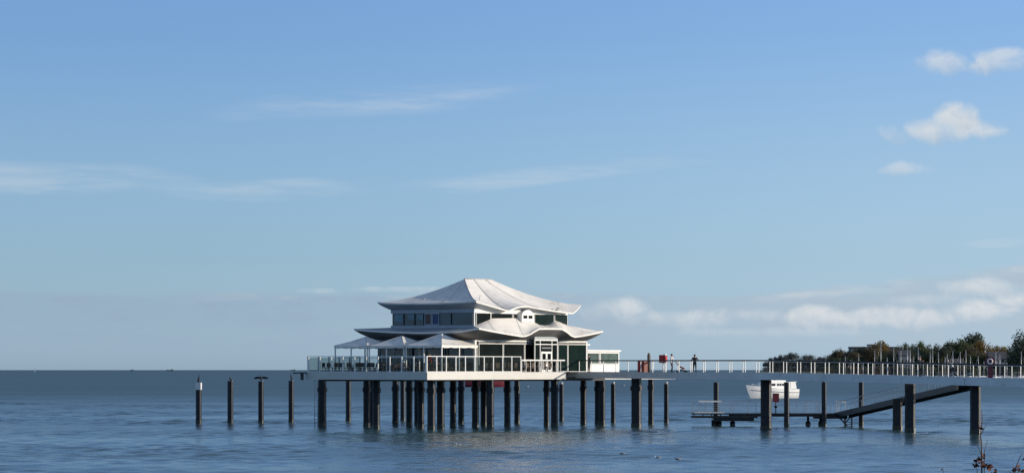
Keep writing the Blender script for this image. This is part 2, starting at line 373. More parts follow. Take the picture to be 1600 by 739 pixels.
# ================================================================== SETTING
N_ = 128
import numpy as np
def build_sea():
    rs = np.random.RandomState(4)
    y0_, y1_, nr, nc = 160.0, 950.0, 860, 400
    ys = y0_ * (y1_ / y0_) ** (np.arange(nr + 1) / nr)
    cs = np.linspace(-1, 1, nc + 1)
    Yg = np.repeat(ys[:, None], nc + 1, 1); Xg = cs[None, :] * (.19 * Yg + 12)
    H = np.zeros_like(Xg); nw = 70
    lam = np.exp(rs.uniform(np.log(.7), np.log(4.2), nw)); th_ = R(250) + rs.normal(0, .55, nw); ph_ = rs.uniform(0, 6.283, nw)
    dy = np.gradient(ys)[:, None]
    mod = np.zeros_like(Xg)
    for _ in range(14):
        l_ = np.exp(rs.uniform(np.log(25), np.log(140))); t_ = rs.uniform(0, 6.28); mod += np.sin(6.283 / l_ * (Xg * .5 * np.cos(t_) + Yg * np.sin(t_)) + rs.uniform(0, 6.28))
    mod = np.clip(.85 + .14 * mod, .35, 1.4)
    for l_, t_, p_ in zip(lam, th_, ph_):
        k_ = 6.283 / l_
        fade = np.clip((l_ / (2.2 * dy) - .6) / .8, 0, 1)
        am_ = SLOPE * (2 / nw) ** .5 / k_
        H += am_ * fade * np.sin(k_ * (Xg * np.cos(t_) + Yg * np.sin(t_)) + p_)
    e1 = np.clip((1 - np.abs(cs))[None, :] / .06, 0, 1); e2 = np.clip((ys - y0_) / 8, 0, 1)[:, None] * np.clip((y1_ - ys) / 120, 0, 1)[:, None]
    H *= mod * e1 * e2 * (.46 + .54 * np.clip((Yg - 185) / 120, 0, 1))
    co = np.stack([Xg, Yg, H], -1).reshape(-1, 3)
    nv = len(co); w = nc + 1
    i = (np.arange(nr)[:, None] * w + np.arange(nc)[None, :]).ravel()
    quads = np.stack([i, i + 1, i + 1 + w, i + w], -1)
    # flat sea around the wave field
    RS = 14000
    out = np.array([(-RS, -RS, 0), (RS, -RS, 0), (RS, RS, 0), (-RS, RS, 0)], float)
    co = np.vstack([co, out]); bl, br, tl, tr = 0, nc, nr * w, nr * w + nc
    o0 = nv
    polys = [list(range(bl, br + 1)) + [o0 + 1, o0][0:2], [r_ * w + nc for r_ in range(nr + 1)] + [o0 + 2, o0 + 1], list(range(tr, tl - 1, -1)) + [o0 + 3, o0 + 2], [r_ * w for r_ in range(nr, -1, -1)] + [o0, o0 + 3]]
    me = bpy.data.meshes.new('sea')
    loops = np.concatenate([quads.ravel()] + [np.array(p_) for p_ in polys]); nq = len(quads)
    starts = np.concatenate([np.arange(nq) * 4, nq * 4 + np.cumsum([0] + [len(p_) for p_ in polys])[:-1]])
    me.vertices.add(len(co)); me.vertices.foreach_set('co', co.ravel())
    me.loops.add(len(loops)); me.loops.foreach_set('vertex_index', loops.astype(np.int32))
    me.polygons.add(len(starts)); me.polygons.foreach_set('loop_start', starts.astype(np.int32))
    sm_ = np.ones(len(starts), bool); sm_[nq:] = False; me.polygons.foreach_set('use_smooth', sm_)
    me.update(calc_edges=True); me.validate()
    me.materials.append(M['water'])
    o = bpy.data.objects.new('sea', me); col.objects.link(o); return tag(o, kind='structure')
SLOPE = .15
build_sea()
seabed = MB(); seabed.poly([(14500 * math.cos(2 * math.pi * k / N_), 14500 * math.sin(2 * math.pi * k / N_), -4) for k in range(N_)])
tag(seabed.build('seabed', M['sand']), kind='structure')
# bank under the photographer, sloping down to the beach
rows = []
prof = [(-60, 5.2), (-20, 4.5), (4, 4.3), (12, 4.2), (16, 3.6), (24, 1.6), (34, .7), (60, -.3), (90, -1.2)]
for k in range(41):
    xx = -120 + 6 * k
    rows.append([(xx, y, z + .12 * noise.noise(Vector((xx * .1, y * .1, 0)))) for y, z in prof])
tag(MB().grid(rows).build('ground', M['tan']), kind='structure')
# far shore with low hill
def shore(name, pts, m):
    rows = []
    for (x, y) in pts:
        rows.append([(x, y, -1), (x + 3, y + 14, .6), (x + 8, y + 45, 1.6), (x + 30, y + 130, 4 + 3 * noise.noise(Vector((x * .004, 0, 3)))), (x + 60, y + 420, 5), (x + 120, y + 900, 2), (x + 160, y + 1100, -2)])
    return tag(MB().grid(rows).build(name, m), kind='structure')
shore('far_shore', [(285 + 22 * k, 2050 - 8 * k if k > 3 else 2250 - 60 * k) for k in range(0, 26)], M['tan'])
shore('distant_headland', [(260 + 25 * k, 3500) for k in range(0, 14)], M['tan'])

# wooded shore of the bay to the right of the bridge (what the glass fronts reflect)
shr = MB(); shr.grid([[(x_ + 30 * math.sin(y_ * .006), y_, z_) for x_, z_ in ((330, -1), (345, 1), (380, 3), (520, 4))] for y_ in range(-400, 1701, 60)])
tag(shr.build('bay_shore', M['sand']), kind='structure')
wood = MB(); rw = random.Random(3)
for k in range(420):
    yy = -400 + 5 * k; xx = 385 + 30 * math.sin(yy * .006) + rw.uniform(-12, 25); hh = rw.uniform(13, 24)
    for j in range(80):
        c_ = Vector((xx + rw.uniform(-5, 5), yy + rw.uniform(-5, 5), 2 + hh * rw.random() ** .7)); nn = Vector((rw.gauss(-1, .8), rw.gauss(0, .8), rw.gauss(.3, .8))).normalized(); u_ = nn.orthogonal().normalized() * rw.uniform(1.2, 2.2); v_ = nn.cross(u_)
        wood.poly([c_ + u_, c_ + v_, c_ - u_, c_ - v_])
tag(wood.build('bay_wood', LEAF['dark']), kind='stuff')

# ================================================================== PIER PLATFORM
P0 = Vector((-8.03, 299.0)); DZ = 5.5
def W(p, b, a): q = p + BX * b + AX * a; return q
plat = empty('pier_platform', (P0.x, P0.y, 0), ROT, 'white edged pier platform on dark piles carrying the tea house', 'pier')
main_poly = [(0, 0), (22.2, 0), (22.9, .55), (24, 2.5), (45.5, 2.5), (45.5, 8), (32, 8), (32, 15.0), (0, 15.0)]
MB().prism([(x + (.03 if x < 1 else -.03), y + (.03 if y < 1 else -.03)) for x, y in main_poly], DZ - .5, DZ - .03).build('deck', M['deck'], plat)
fas = MB()
def strip(mb, p, q, z0, z1, th=.06):
    mb.bar((p[0], p[1], (z0 + z1) / 2), (q[0], q[1], (z0 + z1) / 2), th, z1 - z0)
strip(fas, (-.03, -.03), (22.2, -.03), DZ - .70, DZ + .02)
o = fas.build('sunlit_fascia', M['fascia'], plat)
f2 = MB(); strip(f2, (-.033, .01), (-.033, 15.0), DZ - .70, DZ + .02); f2.build('fascia', M['fascia'], plat)
for p_, q_, z0_, z1_ in (((22.2, -.03), (22.9, .55), DZ - .70, DZ + .01), ((22.9, .55), (24, 2.47), DZ - .70, DZ + .01), ((24, 2.47), (45.5, 2.47), DZ - .75, DZ - .1)):
    f3 = MB(); strip(f3, p_, q_, z0_, z1_); f3.build('fascia', M['fascia'], plat)
for p_, q_ in (((0, 15.03), (32, 15.03)), ((45.53, 2.5), (45.53, 8))):
    f4 = MB(); strip(f4, p_, q_, DZ - .7, DZ); f4.build('fascia', M['fascia'], plat)
ug = MB()
for a in (1.5, 4.5, 7.5, 10.5, 13.2): ug.box(.6, 31, a - .12, a + .12, DZ - .86, DZ - .502)
for b in (1.5, 6, 11, 16, 21): ug.box(b - .12, b + .12, .5, 14, DZ - .84, DZ - .504)
ug.build('underside_beam', M['dark_steel'], plat)
tip = MB(); tip.prism([(0, 14.9), (-.2, 14.8), (-1.3, 15.6), (-.8, 16.0), (0, 15.8)], DZ - .12, DZ + .0); tip.bar((-.5, 15.1, DZ - .12), (-.5, 15.1, DZ - .75), .22, .22)
tip.build('end_bracket', M['dark_steel'], plat)

def pile_mb(r, top, bottom=-3.5, collar=None, seg=18):
    "square box pile with bevelled edges; r is half its width"
    m = MB(); h = r * .97; c = r * .34
    def ring(k): q = h * k; e_ = q - c; return [(e_, -q), (q, -e_), (q, e_), (e_, q), (-e_, q), (-q, e_), (-q, -e_), (-e_, -q)]
    m.cur = 1; m.prism(ring(1.07), bottom, .42)
    m.cur = 0; m.prism(ring(1.0), .421, top)
    if collar: m.prism(ring(1.22), collar - .22, collar + .22)
    return m
PROT = R(-7.5)
def put_pile(px, w, by, parent, top, collar=3.75, name='pile'):
    Y = Y_water(by); X = X_of(px, Y); r = w / 2 / F * Y
    o = pile_mb(r, top, collar=collar).build(name, [M['pile'], M['pile_wet']])
    if parent:
        inv = Matrix.Translation(parent.location) @ Matrix.Rotation(parent.rotation_euler.z, 4, 'Z')
        o.parent = parent; l = inv.inverted() @ Vector((X, Y, 0)); o.location = l; o.rotation_euler = (0, 0, PROT - parent.rotation_euler.z)
    else: o.location = (X, Y, 0)
    return o
PPILES = [(503.5, 12, 667), (573, 10, 667), (580, 8, 665), (588, 11, 670), (618, 9.5, 663), (639.5, 9.5, 665.5), (652, 9, 663.5), (657.5, 10, 668.5),
          (674, 12, 671.5), (688.5, 11.5, 669.5), (708, 9.5, 667), (720.5, 9, 662.5), (743, 10.5, 667), (756, 10, 665), (766, 11, 670), (792.8, 9.5, 667), (808, 8.5, 661.5),
          (854, 8.5, 666), (866.5, 11, 667), (911.5, 9, 663.5), (934, 9, 663), (940.5, 10, 664.5)]
for px, w, by in PPILES: put_pile(px, w, by, plat, DZ - .5)
ladder = MB()
for s in (-.16, .16): ladder.tube([(s, 0, -.6), (s, 0, 4.8)], .035, 6)
for k in range(15): ladder.tube([(-.16, 0, .1 + .32 * k), (.16, 0, .1 + .32 * k)], .02, 6)
Yl = Y_water(666); inv = (Matrix.Translation(plat.location) @ Matrix.Rotation(ROT, 4, 'Z')).inverted()
ladder.build('ladder', M['steel'], plat, inv @ Vector((X_of(494, Yl), Yl, 0)), -ROT)

# ---- windscreens and railing of the platform
def glass_screen(name, p, q, n, h, label, z=DZ):
    "posts, top rail and glass panels from p to q"
    L = (Vector(q) - Vector(p)).length; rz = math.atan2(q[1] - p[1], q[0] - p[0])
    t = empty(name, (p[0], p[1], z), rz, label, 'glass windscreen')
    for k in range(n + 1):
        x = L * k / n
        MB().box(x - .05, x + .05, -.05, .05, 0, h).build('post', M['white'], t)
        if k < n:
            MB().box(x + .07, x + L / n - .07, -.008, .008, .10, h - .07).build('glass_panel', M['glass_clear'], t)
    MB().box(-.05, L + .05, -.035, .035, h, h + .06).build('top_rail', M['white'], t)
    MB().box(0, L, -.03, .03, .03, .09).build('bottom_rail', M['white'], t)
    return t
e = .12
glass_screen('windscreen', W(P0, e, e), W(P0, 14.9, e), 10, 1.5, 'sunlit white framed glass windscreen along the right half of the terrace')
glass_screen('windscreen', W(P0, e, e + .12), W(P0, e, 14.8), 10, 1.5, 'shaded glass windscreen along the left edge of the terrace')
glass_screen('windscreen', W(P0, e, 14.88), W(P0, 8.0, 14.88), 5, 1.5, 'glass windscreen closing the far back edge of the terrace')

def railing(name, pts, label, spacing=1.85, h=1.2, off=0.0, hand='wood_rail', wires=5, pm='white', pw=.032, mid=None):
    pts = [Vector(p) for p in pts]; o0 = pts[0]
    t = empty(name, o0, 0, label, 'railing')
    hr = MB(); wr = MB(); kick = MB()
    for a, b in zip(pts, pts[1:]):
        a = a - o0; b = b - o0
        hr.bar(a + Vector((0, 0, h)), b + Vector((0, 0, h)), .13, .10)
        kick.bar(a + Vector((0, 0, h - .10)), b + Vector((0, 0, h - .10)), .02, .02)
        for k in range(wires):
            zz = .12 + (h - .3) * k / wires; wr.bar(a + Vector((0, 0, zz)), b + Vector((0, 0, zz)), .005, .005)
    hr.build('handrail', M[hand], t); kick.build('upper_rail', M[pm], t)
    if wires: wr.build('wire', M['steel'], t)
    tot = sum((b - a).length for a, b in zip(pts, pts[1:])); n = int((tot - off) / spacing) + 1
    base = None
    for k in range(n):
        s = off + k * spacing; i = 0
        while i < len(pts) - 2 and s > (pts[i + 1] - pts[i]).length: s -= (pts[i + 1] - pts[i]).length; i += 1
        p = pts[i] + (pts[i + 1] - pts[i]).normalized() * s - o0
        d = pts[i + 1] - pts[i]
        if base is None:
            base = MB().box(-.024, .024, -pw, pw, 0, h - .04).mesh('post', M[pm])
        o = bpy.data.objects.new('post', base); col.objects.link(o); o.parent = t; o.location = p; o.rotation_euler = (0, 0, math.atan2(d.y, d.x))
    return t
def v3(p, z): return Vector((p[0], p[1], z))
railing('terrace_railing', [v3(W(P0, 15.05, .1), DZ), v3(W(P0, 22.2, .1), DZ)], 'low thin barred railing on the sunlit terrace edge left of the bridge', spacing=.72, hand='white', wires=2, pw=.02)

# ================================================================== FOOTBRIDGE
BD = Vector((.641, -.767)); BN = Vector((-.767, -.641)); BC = Vector((12.35, 316.0)); HW = 1.7
ZT = [(-12, 5.47), (0, 5.44), (18, 5.42), (30, 5.27), (45, 5.01), (60, 4.80), (75, 4.62)]
def bz(t): return interp(ZT, t)
bridge = empty('footbridge', (BC.x, BC.y, 0), math.atan2(BD.y, BD.x), 'long white footbridge on thick dark piles leading to the tea house', 'footbridge')
ts = [-9.6, 0, 18, 24, 30, 37.5, 45, 52, 60, 72]
dk = MB()
for a, b in zip(ts, ts[1:]):
    n = len(dk.v)
    for t_ in (a, b):
        for y, dz in ((-HW + .07, -.02), (HW - .07, -.02), (HW - .5, -.5), (-HW + .5, -.5)): dk.v.append((t_, y, bz(t_) + dz))
    for q in ((0, 1, 5, 4), (1, 2, 6, 5), (2, 3, 7, 6), (3, 0, 4, 7)): dk.face(tuple(n + i for i in q))
dk.build('deck', M['deck'], bridge)
segs = [(-9.6, 0.3), (.3, 18.3), (18.3, 37.6), (37.6, 45.2), (45.2, 72)]
FH = .56
for a, b in segs:
    for sgn in (-1, 1):
        m = MB(); cuts = [a + .02] + [t_ for t_ in ts if a + .1 < t_ < b - .1] + [b - .02]
        for c, d in zip(cuts, cuts[1:]):
            rows = []
            for t_ in (c, d):
                z = bz(t_); rows.append([(t_, sgn * (HW - .06), z + .02), (t_, sgn * (HW + .02), z + .02), (t_, sgn * (HW - .02), z - FH * (1 + max(0, t_) * .003)), (t_, sgn * (HW - .12), z - FH * (1 + max(0, t_) * .003)), (t_, sgn * (HW - .06), z + .02)])
            m.grid(rows, smooth=False)
        m.build('fascia', M['bridge_side'], bridge)
edge = MB()
for c, d in zip(ts, ts[1:]):
    for sgn in (-1, 1): edge.bar((c, sgn * (HW - .03), bz(c) + .05), (d, sgn * (HW - .03), bz(d) + .05), .12, .05)
edge.build('kerb_strip', M['white'], bridge)
for px, w, by in [(994.5, 15.5, 667.5), (1017, 8.5, 662.5), (1197, 17, 671.5), (1422, 17, 675.3), (1524, 17, 678)]: put_pile(px, w, by, bridge, 4.95 if px < 1300 else 4.5, collar=3.9 if px < 1100 else None)
def bpt(t_, side, z=None): q = BC + BD * t_ + BN * (-side); return v3(q, bz(t_) + .02 if z is None else z)
NE, FE = -(HW - .1), HW - .1     # side: negative = towards the camera's left
near_ts = [-9.2, 0, 18, 24, 30, 37.5, 45, 52, 60, 72]
railing('bridge_railing', [bpt(t_, NE) for t_ in near_ts], 'near side railing of the footbridge with white posts and dark handrail', off=.6)
railing('bridge_railing', [bpt(t_, FE) for t_ in near_ts[1:]], 'far side railing of the footbridge with white posts and dark handrail', off=.72)

# ================================================================== TEA HOUSE
Nn = Vector((-3.66, 307.0)); LB, LA = 15.4, 10.39
th = empty('tea_house', (Nn.x, Nn.y, 0), ROT, 'two storey tea house with sweeping white membrane roofs on the pier', 'restaurant')
C0 = Vector((0, 0))
def loc(p):  # world xy -> local (b,a)
    d = p - Nn; return (d.dot(BX), d.dot(AX))
def edge_pts(tab, p, d, cols):
    out = []
    for px in cols:
        t_ = hit(px, p, d); q = p + d * t_; z = Z_of(interp(tab, px), q.y); l = loc(q); out.append(Vector((l[0], l[1], z)))
    return out
def loft(mb, outer, inner, expo, n=8):
    rows = []
    for i in range(n + 1):
        w = i / n; rows.append([Vector((o.x + (q.x - o.x) * w, o.y + (q.y - o.y) * w, o.z + (q.z - o.z) * w ** expo)) for o, q in zip(outer, inner)])
    mb.grid(rows)
def densify(l, k=3):
    out = []
    for a, b in zip(l, l[1:]):
        for i in range(k): out.append(a + (b - a) * i / k)
    out.append(l[-1]); return out
# --- upper roof
OV = .95
uN, uR = Nn - (AX + BX) * OV, Nn + BX * (LB + OV) - AX * OV
uL, uB = Nn + AX * (LA + OV) - BX * OV, Nn + BX * (LB + OV) + AX * (LA + OV)
tabR = [(741, 470), (755, 474), (770, 478.3), (785, 482.6), (795, 485.2), (800, 483), (809, 479.4), (818, 478.2), (826, 478.3), (840, 481), (856, 484), (872, 486), (887, 488.2), (895, 488.9), (900, 485.5), (904, 481), (908, 476)]
colsR = [p for p, _ in tabR]
tabL = [(589, 472), (600, 473.3), (620, 474), (665, 474), (700, 473), (725, 471.5), (741, 470)]
colsL = [p for p, _ in tabL]
oR = edge_pts(tabR, uN, BX, densify(colsR)); oL = edge_pts(tabL, uL, -AX, densify(colsL))
oR[0] = Vector((-OV, -OV, oR[0].z)); oL[-1] = oR[0].copy(); oR[-1] = Vector((LB + OV, -OV, oR[-1].z)); oL[0] = Vector((-OV, LA + OV, oL[0].z))
def straight(p, q, n, dip):
    return [Vector((p.x + (q.x - p.x) * i / n, p.y + (q.y - p.y) * i / n, p.z + (q.z - p.z) * i / n - dip * math.sin(math.pi * i / n))) for i in range(n + 1)]
cB = Vector((LB + OV, LA + OV, 12.3))
oB1 = straight(oR[-1], cB, 12, .5); oB2 = straight(cB, oL[0], 12, .6)
ra = LA / 2; rz_ = 14.73
r1 = Vector((ra - .05, ra, rz_)); r2 = Vector((LB - ra - .45, ra, rz_))
def lin(p, q, outer):
    n = len(outer) - 1; s = [0]
    for a, b in zip(outer, outer[1:]): s.append(s[-1] + (b - a).length)
    return [p + (q - p) * (v / s[-1]) for v in s]
UEX = 1.65
roof = MB()
loft(roof, oR, lin(r1, r2, oR), UEX, 12); loft(roof, oL, [r1] * len(oL), UEX, 12)
loft(roof, oB1, [r2] * len(oB1), UEX, 10); loft(roof, oB2, lin(r2, r1, oB2), UEX, 10)
roofo = roof.build('upper_roof', M['membrane'], th)
def fascia_strip(name, outs, depth, m, parent, inset=.0):
    mb = MB()
    for outer in outs:
        rows = [[p + Vector((0, 0, .03)) for p in outer], [p + Vector((0, 0, -depth)) for p in outer]]
        mb.grid(rows, smooth=False)
    return mb.build(name, m, parent)
fascia_strip('eave_edge', [oR, oL, oB1, oB2], .11, M['membrane'], roofo)
# soffit
def soffit(name, outs, depth, z_in, box, m):
    mb = MB(); b0, b1, a0, a1 = box
    for outer in outs:
        inn = [Vector((min(max(p.x, b0), b1), min(max(p.y, a0), a1), z_in)) for p in outer]
        loft(mb, [p - Vector((0, 0, depth)) for p in outer], inn, .8, 4)
    return mb.build(name, m, th)
soffit('upper_soffit', [oR, oL, oB1, oB2], .10, 11.62, (0, LB, 0, LA), M['grey_panel'])
# seams on the big roof
sm = MB()
def roofpt(outer, inner, j, w, ex, lift=.03):
    o, q = outer[j], inner[j]; return Vector((o.x + (q.x - o.x) * w, o.y + (q.y - o.y) * w, o.z + (q.z - o.z) * w ** ex + lift))
ri = lin(r1, r2, oR)
def col_at(outer, px0):
    best = min(range(len(outer)), key=lambda j: abs((lambda q: CX + F * q[0] / q[1])(Nn + BX * outer[j].x + AX * outer[j].y) - px0)); return best
for px0 in (799, 868):
    j = col_at(oR, px0); sm.tube([roofpt(oR, ri, j, w / 10, UEX) for w in range(1, 11)], .018, 5)
for outer, inner in ((oR, ri), (oL, [r1] * len(oL))):
    j = 0 if outer is oR else len(outer) - 1
sm.tube([roofpt(oR, ri, 0, w / 12, UEX, .02) for w in range(0, 13)], .05, 6)
for px0 in (640, 690):
    j = col_at(oL, px0); sm.tube([roofpt(oL, [r1] * len(oL), j, w / 10, UEX, .015) for w in range(1, 10)], .012, 5)
sm.tube([r1 + Vector((0, 0, .03)), r2 + Vector((0, 0, .03))], .06, 6)
sm.build('seam', M['seam'], roofo)
for px0, w in ((760, .35), (792, .26)):
    j = col_at(oR, px0); p = roofpt(oR, ri, j, w, UEX, 0)
    MB().tube([p, p + Vector((0, 0, .35)), p + Vector((.15, 0, .45))], .035, 6).build('snow_hook', M['steel'], roofo)
# --- upper storey
zs, zt = 10.1, 11.28
def wall_box(name, b0, b1, a0, a1, z0, z1, m, parent=th): return MB().box(b0, b1, a0, a1, z0, z1).build(name, m, parent)
wall_box('upper_core', .12, LB - .12, .12, LA - .12, 9.0, 11.7, M['dark_steel'])
wall_box('sill_band', -.02, .10, -.02, LA + .02, 9.3, zs, M['grey_panel']); wall_box('header_band', -.02, .10, -.02, LA + .02, zt, 11.66, M['grey_panel'])
wall_box('header_band', .10, LB, -.02, .10, zt, 11.66, M['white']); wall_box('sill_band', .10, LB, -.02, .10, 9.0, zs - .4, M['grey_panel'])
wall_box('sill_band', LB - .1, LB + .02, .10, LA, 9.3, zs, M['grey_panel']); wall_box('header_band', LB - .1, LB + .02, .10, LA, zt, 11.66, M['grey_panel'])
wall_box('corner_post', -.06, .06, -.06, .06, 9.3, 11.6, M['white'])
def a_at(px, off=0.0): return hit(px, Nn - BX * off, AX)
def b_at(px, off=0.0): return hit(px, Nn - AX * off, BX)
ppx = [737.5, 705, 687]
def win(face, p0, p1, z0, z1, m, frame='white', fw=.05, name='window', off=.0):
    "window with frame and pane; face 'a' is the left wall, 'b' the right wall, p0<p1 in pixels"
    if face == 'a': u1, u0 = a_at(p0, off), a_at(p1, off)
    else: u0, u1 = b_at(p0, off), b_at(p1, off)
    def bx(mb, s0, s1, d0, d1, z0_, z1_):
        if face == 'a': mb.box(d0 - off, d1 - off, s0, s1, z0_, z1_)
        else: mb.box(s0, s1, d0 - off, d1 - off, z0_, z1_)
    fr = MB()
    for s in ((u0, u0 + fw, z0, z1), (u1 - fw, u1, z0, z1), (u0 + fw, u1 - fw, z0, z0 + fw), (u0 + fw, u1 - fw, z1 - fw, z1)): bx(fr, s[0], s[1], -.035, .06, s[2], s[3])
    w = fr.build(name, M[frame], th); pn = MB(); bx(pn, u0 + fw, u1 - fw, .0, .03, z0 + fw, z1 - fw); pn.build('pane', M[m], w)
    return w, (u0, u1)
for p0, p1 in ((613.5, 631), (632, 648), (649, 662), (687, 705), (706, 738.5)): win('a', p0, p1, zs, zt, 'glass_blue', 'dark_steel', .03)
w1, _ = win('a', 663.5, 674.5, zs, zt, 'poster_brown', 'grey_panel', .09); w1['label'] = 'upper window with brown poster'
w2, _ = win('a', 675, 686.5, zs, zt, 'poster_blue', 'grey_panel', .09); w2['label'] = 'upper window with dark blue poster'
for p0, p1, z0, z1 in ((617, 629, 10.5, 11.2), (638, 647.5, 10.7, 11.15), (652, 661, 10.7, 11.15)):
    u1, u0 = a_at(p0), a_at(p1); MB().box(-.012, -.004, u0, u1, z0, z1).build('sky_glimpse', M['sky_glimpse'], th)  # pale patches painted over the panes for sky showing through from behind
for p0, p1, g in ((744, 766.5, 'glass_dark'), (767, 800.5, 'glass_dark'), (802, 808, 'glass_dark'), (828, 834, 'glass_dark'), (835, 865.5, 'glass_green'), (866.5, 886.5, 'glass_green')): win('b', p0, p1, zs - .4, zt, g, 'white', .04)
# arched white dormer
u0, u1 = b_at(808.5), b_at(827); uc, ur = (u0 + u1) / 2, (u1 - u0) / 2
dm = MB(); arc = [(uc + ur * math.cos(math.pi * k / 16), 11.05 + .60 * math.sin(math.pi * k / 16)) for k in range(17)]
prof_ = [(u1, 10.45), *arc, (u0, 10.45)]
n = len(dm.v); k = len(prof_); dm.v += [(x, -.55, z) for x, z in prof_] + [(x, .05, z) for x, z in prof_]
dm.face(tuple(range(k))); dm.face(tuple(reversed(range(k, 2 * k))))
for i in range(k): j = (i + 1) % k; dm.face((i, j, j + k, i + k))
dmo = dm.build('arched_dormer', M['white'], th)
for q in (0, 1):
    x0 = u0 + .25 + q * (ur - .12); MB().box(x0, x0 + ur - .35, -.57, -.55, 10.80, 11.10).build('window', M['glass_dark'], dmo)
# --- lower roof
OL = 2.6
lN = Nn - (AX + BX) * OL; lR = Nn + BX * 18.9 - AX * 1.9; lL = Nn + AX * (LA + OL) - BX * OL; lB = Nn + BX * 18.9 + AX * (LA + OL)
ltR = [(749, 512.5), (765, 515.8), (785, 519.5), (800, 522), (815, 524.5), (822, 524), (829, 521), (836, 516.5), (843, 513), (850, 512.8), (865, 512.8), (878, 513.2), (886, 518), (892, 523), (898, 525.5), (910, 524), (925, 521), (935, 519), (943, 517)]
liT = [(741, 509), (752, 504.5), (770, 497), (800, 496.6), (826, 497), (832, 501.5), (838, 505), (846, 508.5), (856, 508.5), (862, 504.5), (868, 500.5), (878, 504.5), (887, 508)]
pair = [(749, 741), (757, 747), (765, 754), (775, 762), (785, 770), (800, 785), (808, 793), (815, 800), (822, 812), (829, 824), (836, 829), (843, 836), (850, 843), (857, 851), (865, 858), (872, 864), (878, 868), (886, 871.5), (892, 875), (898, 878), (910, 881), (925, 884), (935, 885.5), (943, 887)]
lRd = (lR - lN).normalized()
lo_R = edge_pts(ltR, lN, lRd, [p for p, _ in pair]); li_R = edge_pts(liT, Nn, BX, [q for _, q in pair])
lo_R[0] = Vector((-OL, -OL, lo_R[0].z)); lo_R[-1] = Vector((18.9, -1.9, lo_R[-1].z))
for v in li_R: v.y = .02
lo_R, li_R = densify(lo_R, 2), densify(li_R, 2)
ltL = [(552, 513.5), (565, 515), (580, 516.3), (610, 518), (650, 519.3), (690, 519), (720, 517.3), (749, 512.6)]
lo_L = edge_pts(ltL, lL, -AX, [p for p, _ in ltL]); lo_L[0] = Vector((-OL, LA + OL, lo_L[0].z)); lo_L[-1] = lo_R[0].copy()
lo_L = densify(lo_L, 2)
li_L = [Vector((.0, min(max(v.y + (v.y - 4) * -.12, 0), LA), 9.83)) for v in lo_L]; li_L[-1] = li_R[0].copy(); li_L[0] = Vector((0, LA, 9.9))
lcB = Vector((18.9, LA + OL, 9.6)); lo_B1 = straight(lo_R[-1], lcB, 10, .4); lo_B2 = straight(lcB, lo_L[0], 12, .4)
def clampin(outer, z): return [Vector((min(max(p.x, 0), LB), min(max(p.y, 0), LA), z)) for p in outer]
lroof = MB()
loft(lroof, lo_R, li_R, 1.25, 8)
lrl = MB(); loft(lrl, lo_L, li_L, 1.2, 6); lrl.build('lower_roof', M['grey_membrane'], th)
l1 = clampin(lo_B1, 9.9); l1[0] = li_R[-1].copy(); loft(lroof, lo_B1, l1, 1.2, 4); l2 = clampin(lo_B2, 9.9); l2[-1] = li_L[0].copy(); loft(lroof, lo_B2, l2, 1.2, 4)
lro = lroof.build('lower_roof', M['membrane'], th)
fascia_strip('eave_edge', [lo_R, lo_L, lo_B1, lo_B2], .13, M['membrane'], lro)
sl = MB()
for j in range(6, len(lo_R) - 2, 9): sl.tube([roofpt(lo_R, li_R, j, w / 8, 1.25, .012) for w in range(0, 9)], .014, 5)
for j in range(2, len(lo_L) - 1, 5): sl.tube([roofpt(lo_L, li_L, j, w / 8, 1.2, .012) for w in range(0, 9)], .014, 5)
sl.build('seam', M['seam'], lro)
lw0, lw1, la0, la1 = -.25, 18.3, -.25, 12.1
zw = 8.62
soffit('lower_soffit', [lo_R, lo_L, lo_B1, lo_B2], .12, zw + .05, (lw0, lw1, la0, la1), M['soffit'])
# --- lower storey
wall_box('lower_core', lw0 + .12, lw1 - .12, la0 + .12, la1 - .1, DZ - .02, zw + .04, M['dark_steel'])
wall_box('corner_column', lw0 - .12, lw0 + .14, la0 - .12, la0 + .14, DZ, zw, M['white'])
wall_box('header_band', lw0 + .14, lw1, la0 - .04, la0 + .10, zw - .10, zw + .02, M['white'])
wall_box('header_band', lw0 - .04, lw0 + .10, la0 + .14, la1, zw - .55, zw + .02, M['grey_panel'])
wall_box('corner_column', lw1 - .12, lw1 + .04, la0 - .06, la0 + .12, DZ, zw, M['white'])
wall_box('end_wall', lw1 - .1, lw1, la0 + .12, la1, DZ, zw, M['white'])
OFF = .25
ztr = 8.33
def lwin(p0, p1, g, trans_g='glass_dark'):
    win('b', p0, p1, DZ + .05, ztr - .03, g, 'white', .05, off=OFF); win('b', p0, p1, ztr + .02, zw - .10, trans_g, 'white', .035, off=OFF)
for p0, p1 in ((748, 785.5), (786.5, 819), (820, 834.5)): lwin(p0, p1, 'glass_dark')
for p0, p1 in ((872, 886.5), (887.5, 918)): lwin(p0, p1, 'glass_green')
for k, (p0, p1) in enumerate(((592, 616), (617, 640), (641, 665), (666, 690), (691, 715), (716, 741))): win('a', p0, p1, DZ + .05, zw - .56, 'glass_blue', 'white', .05, off=OFF)
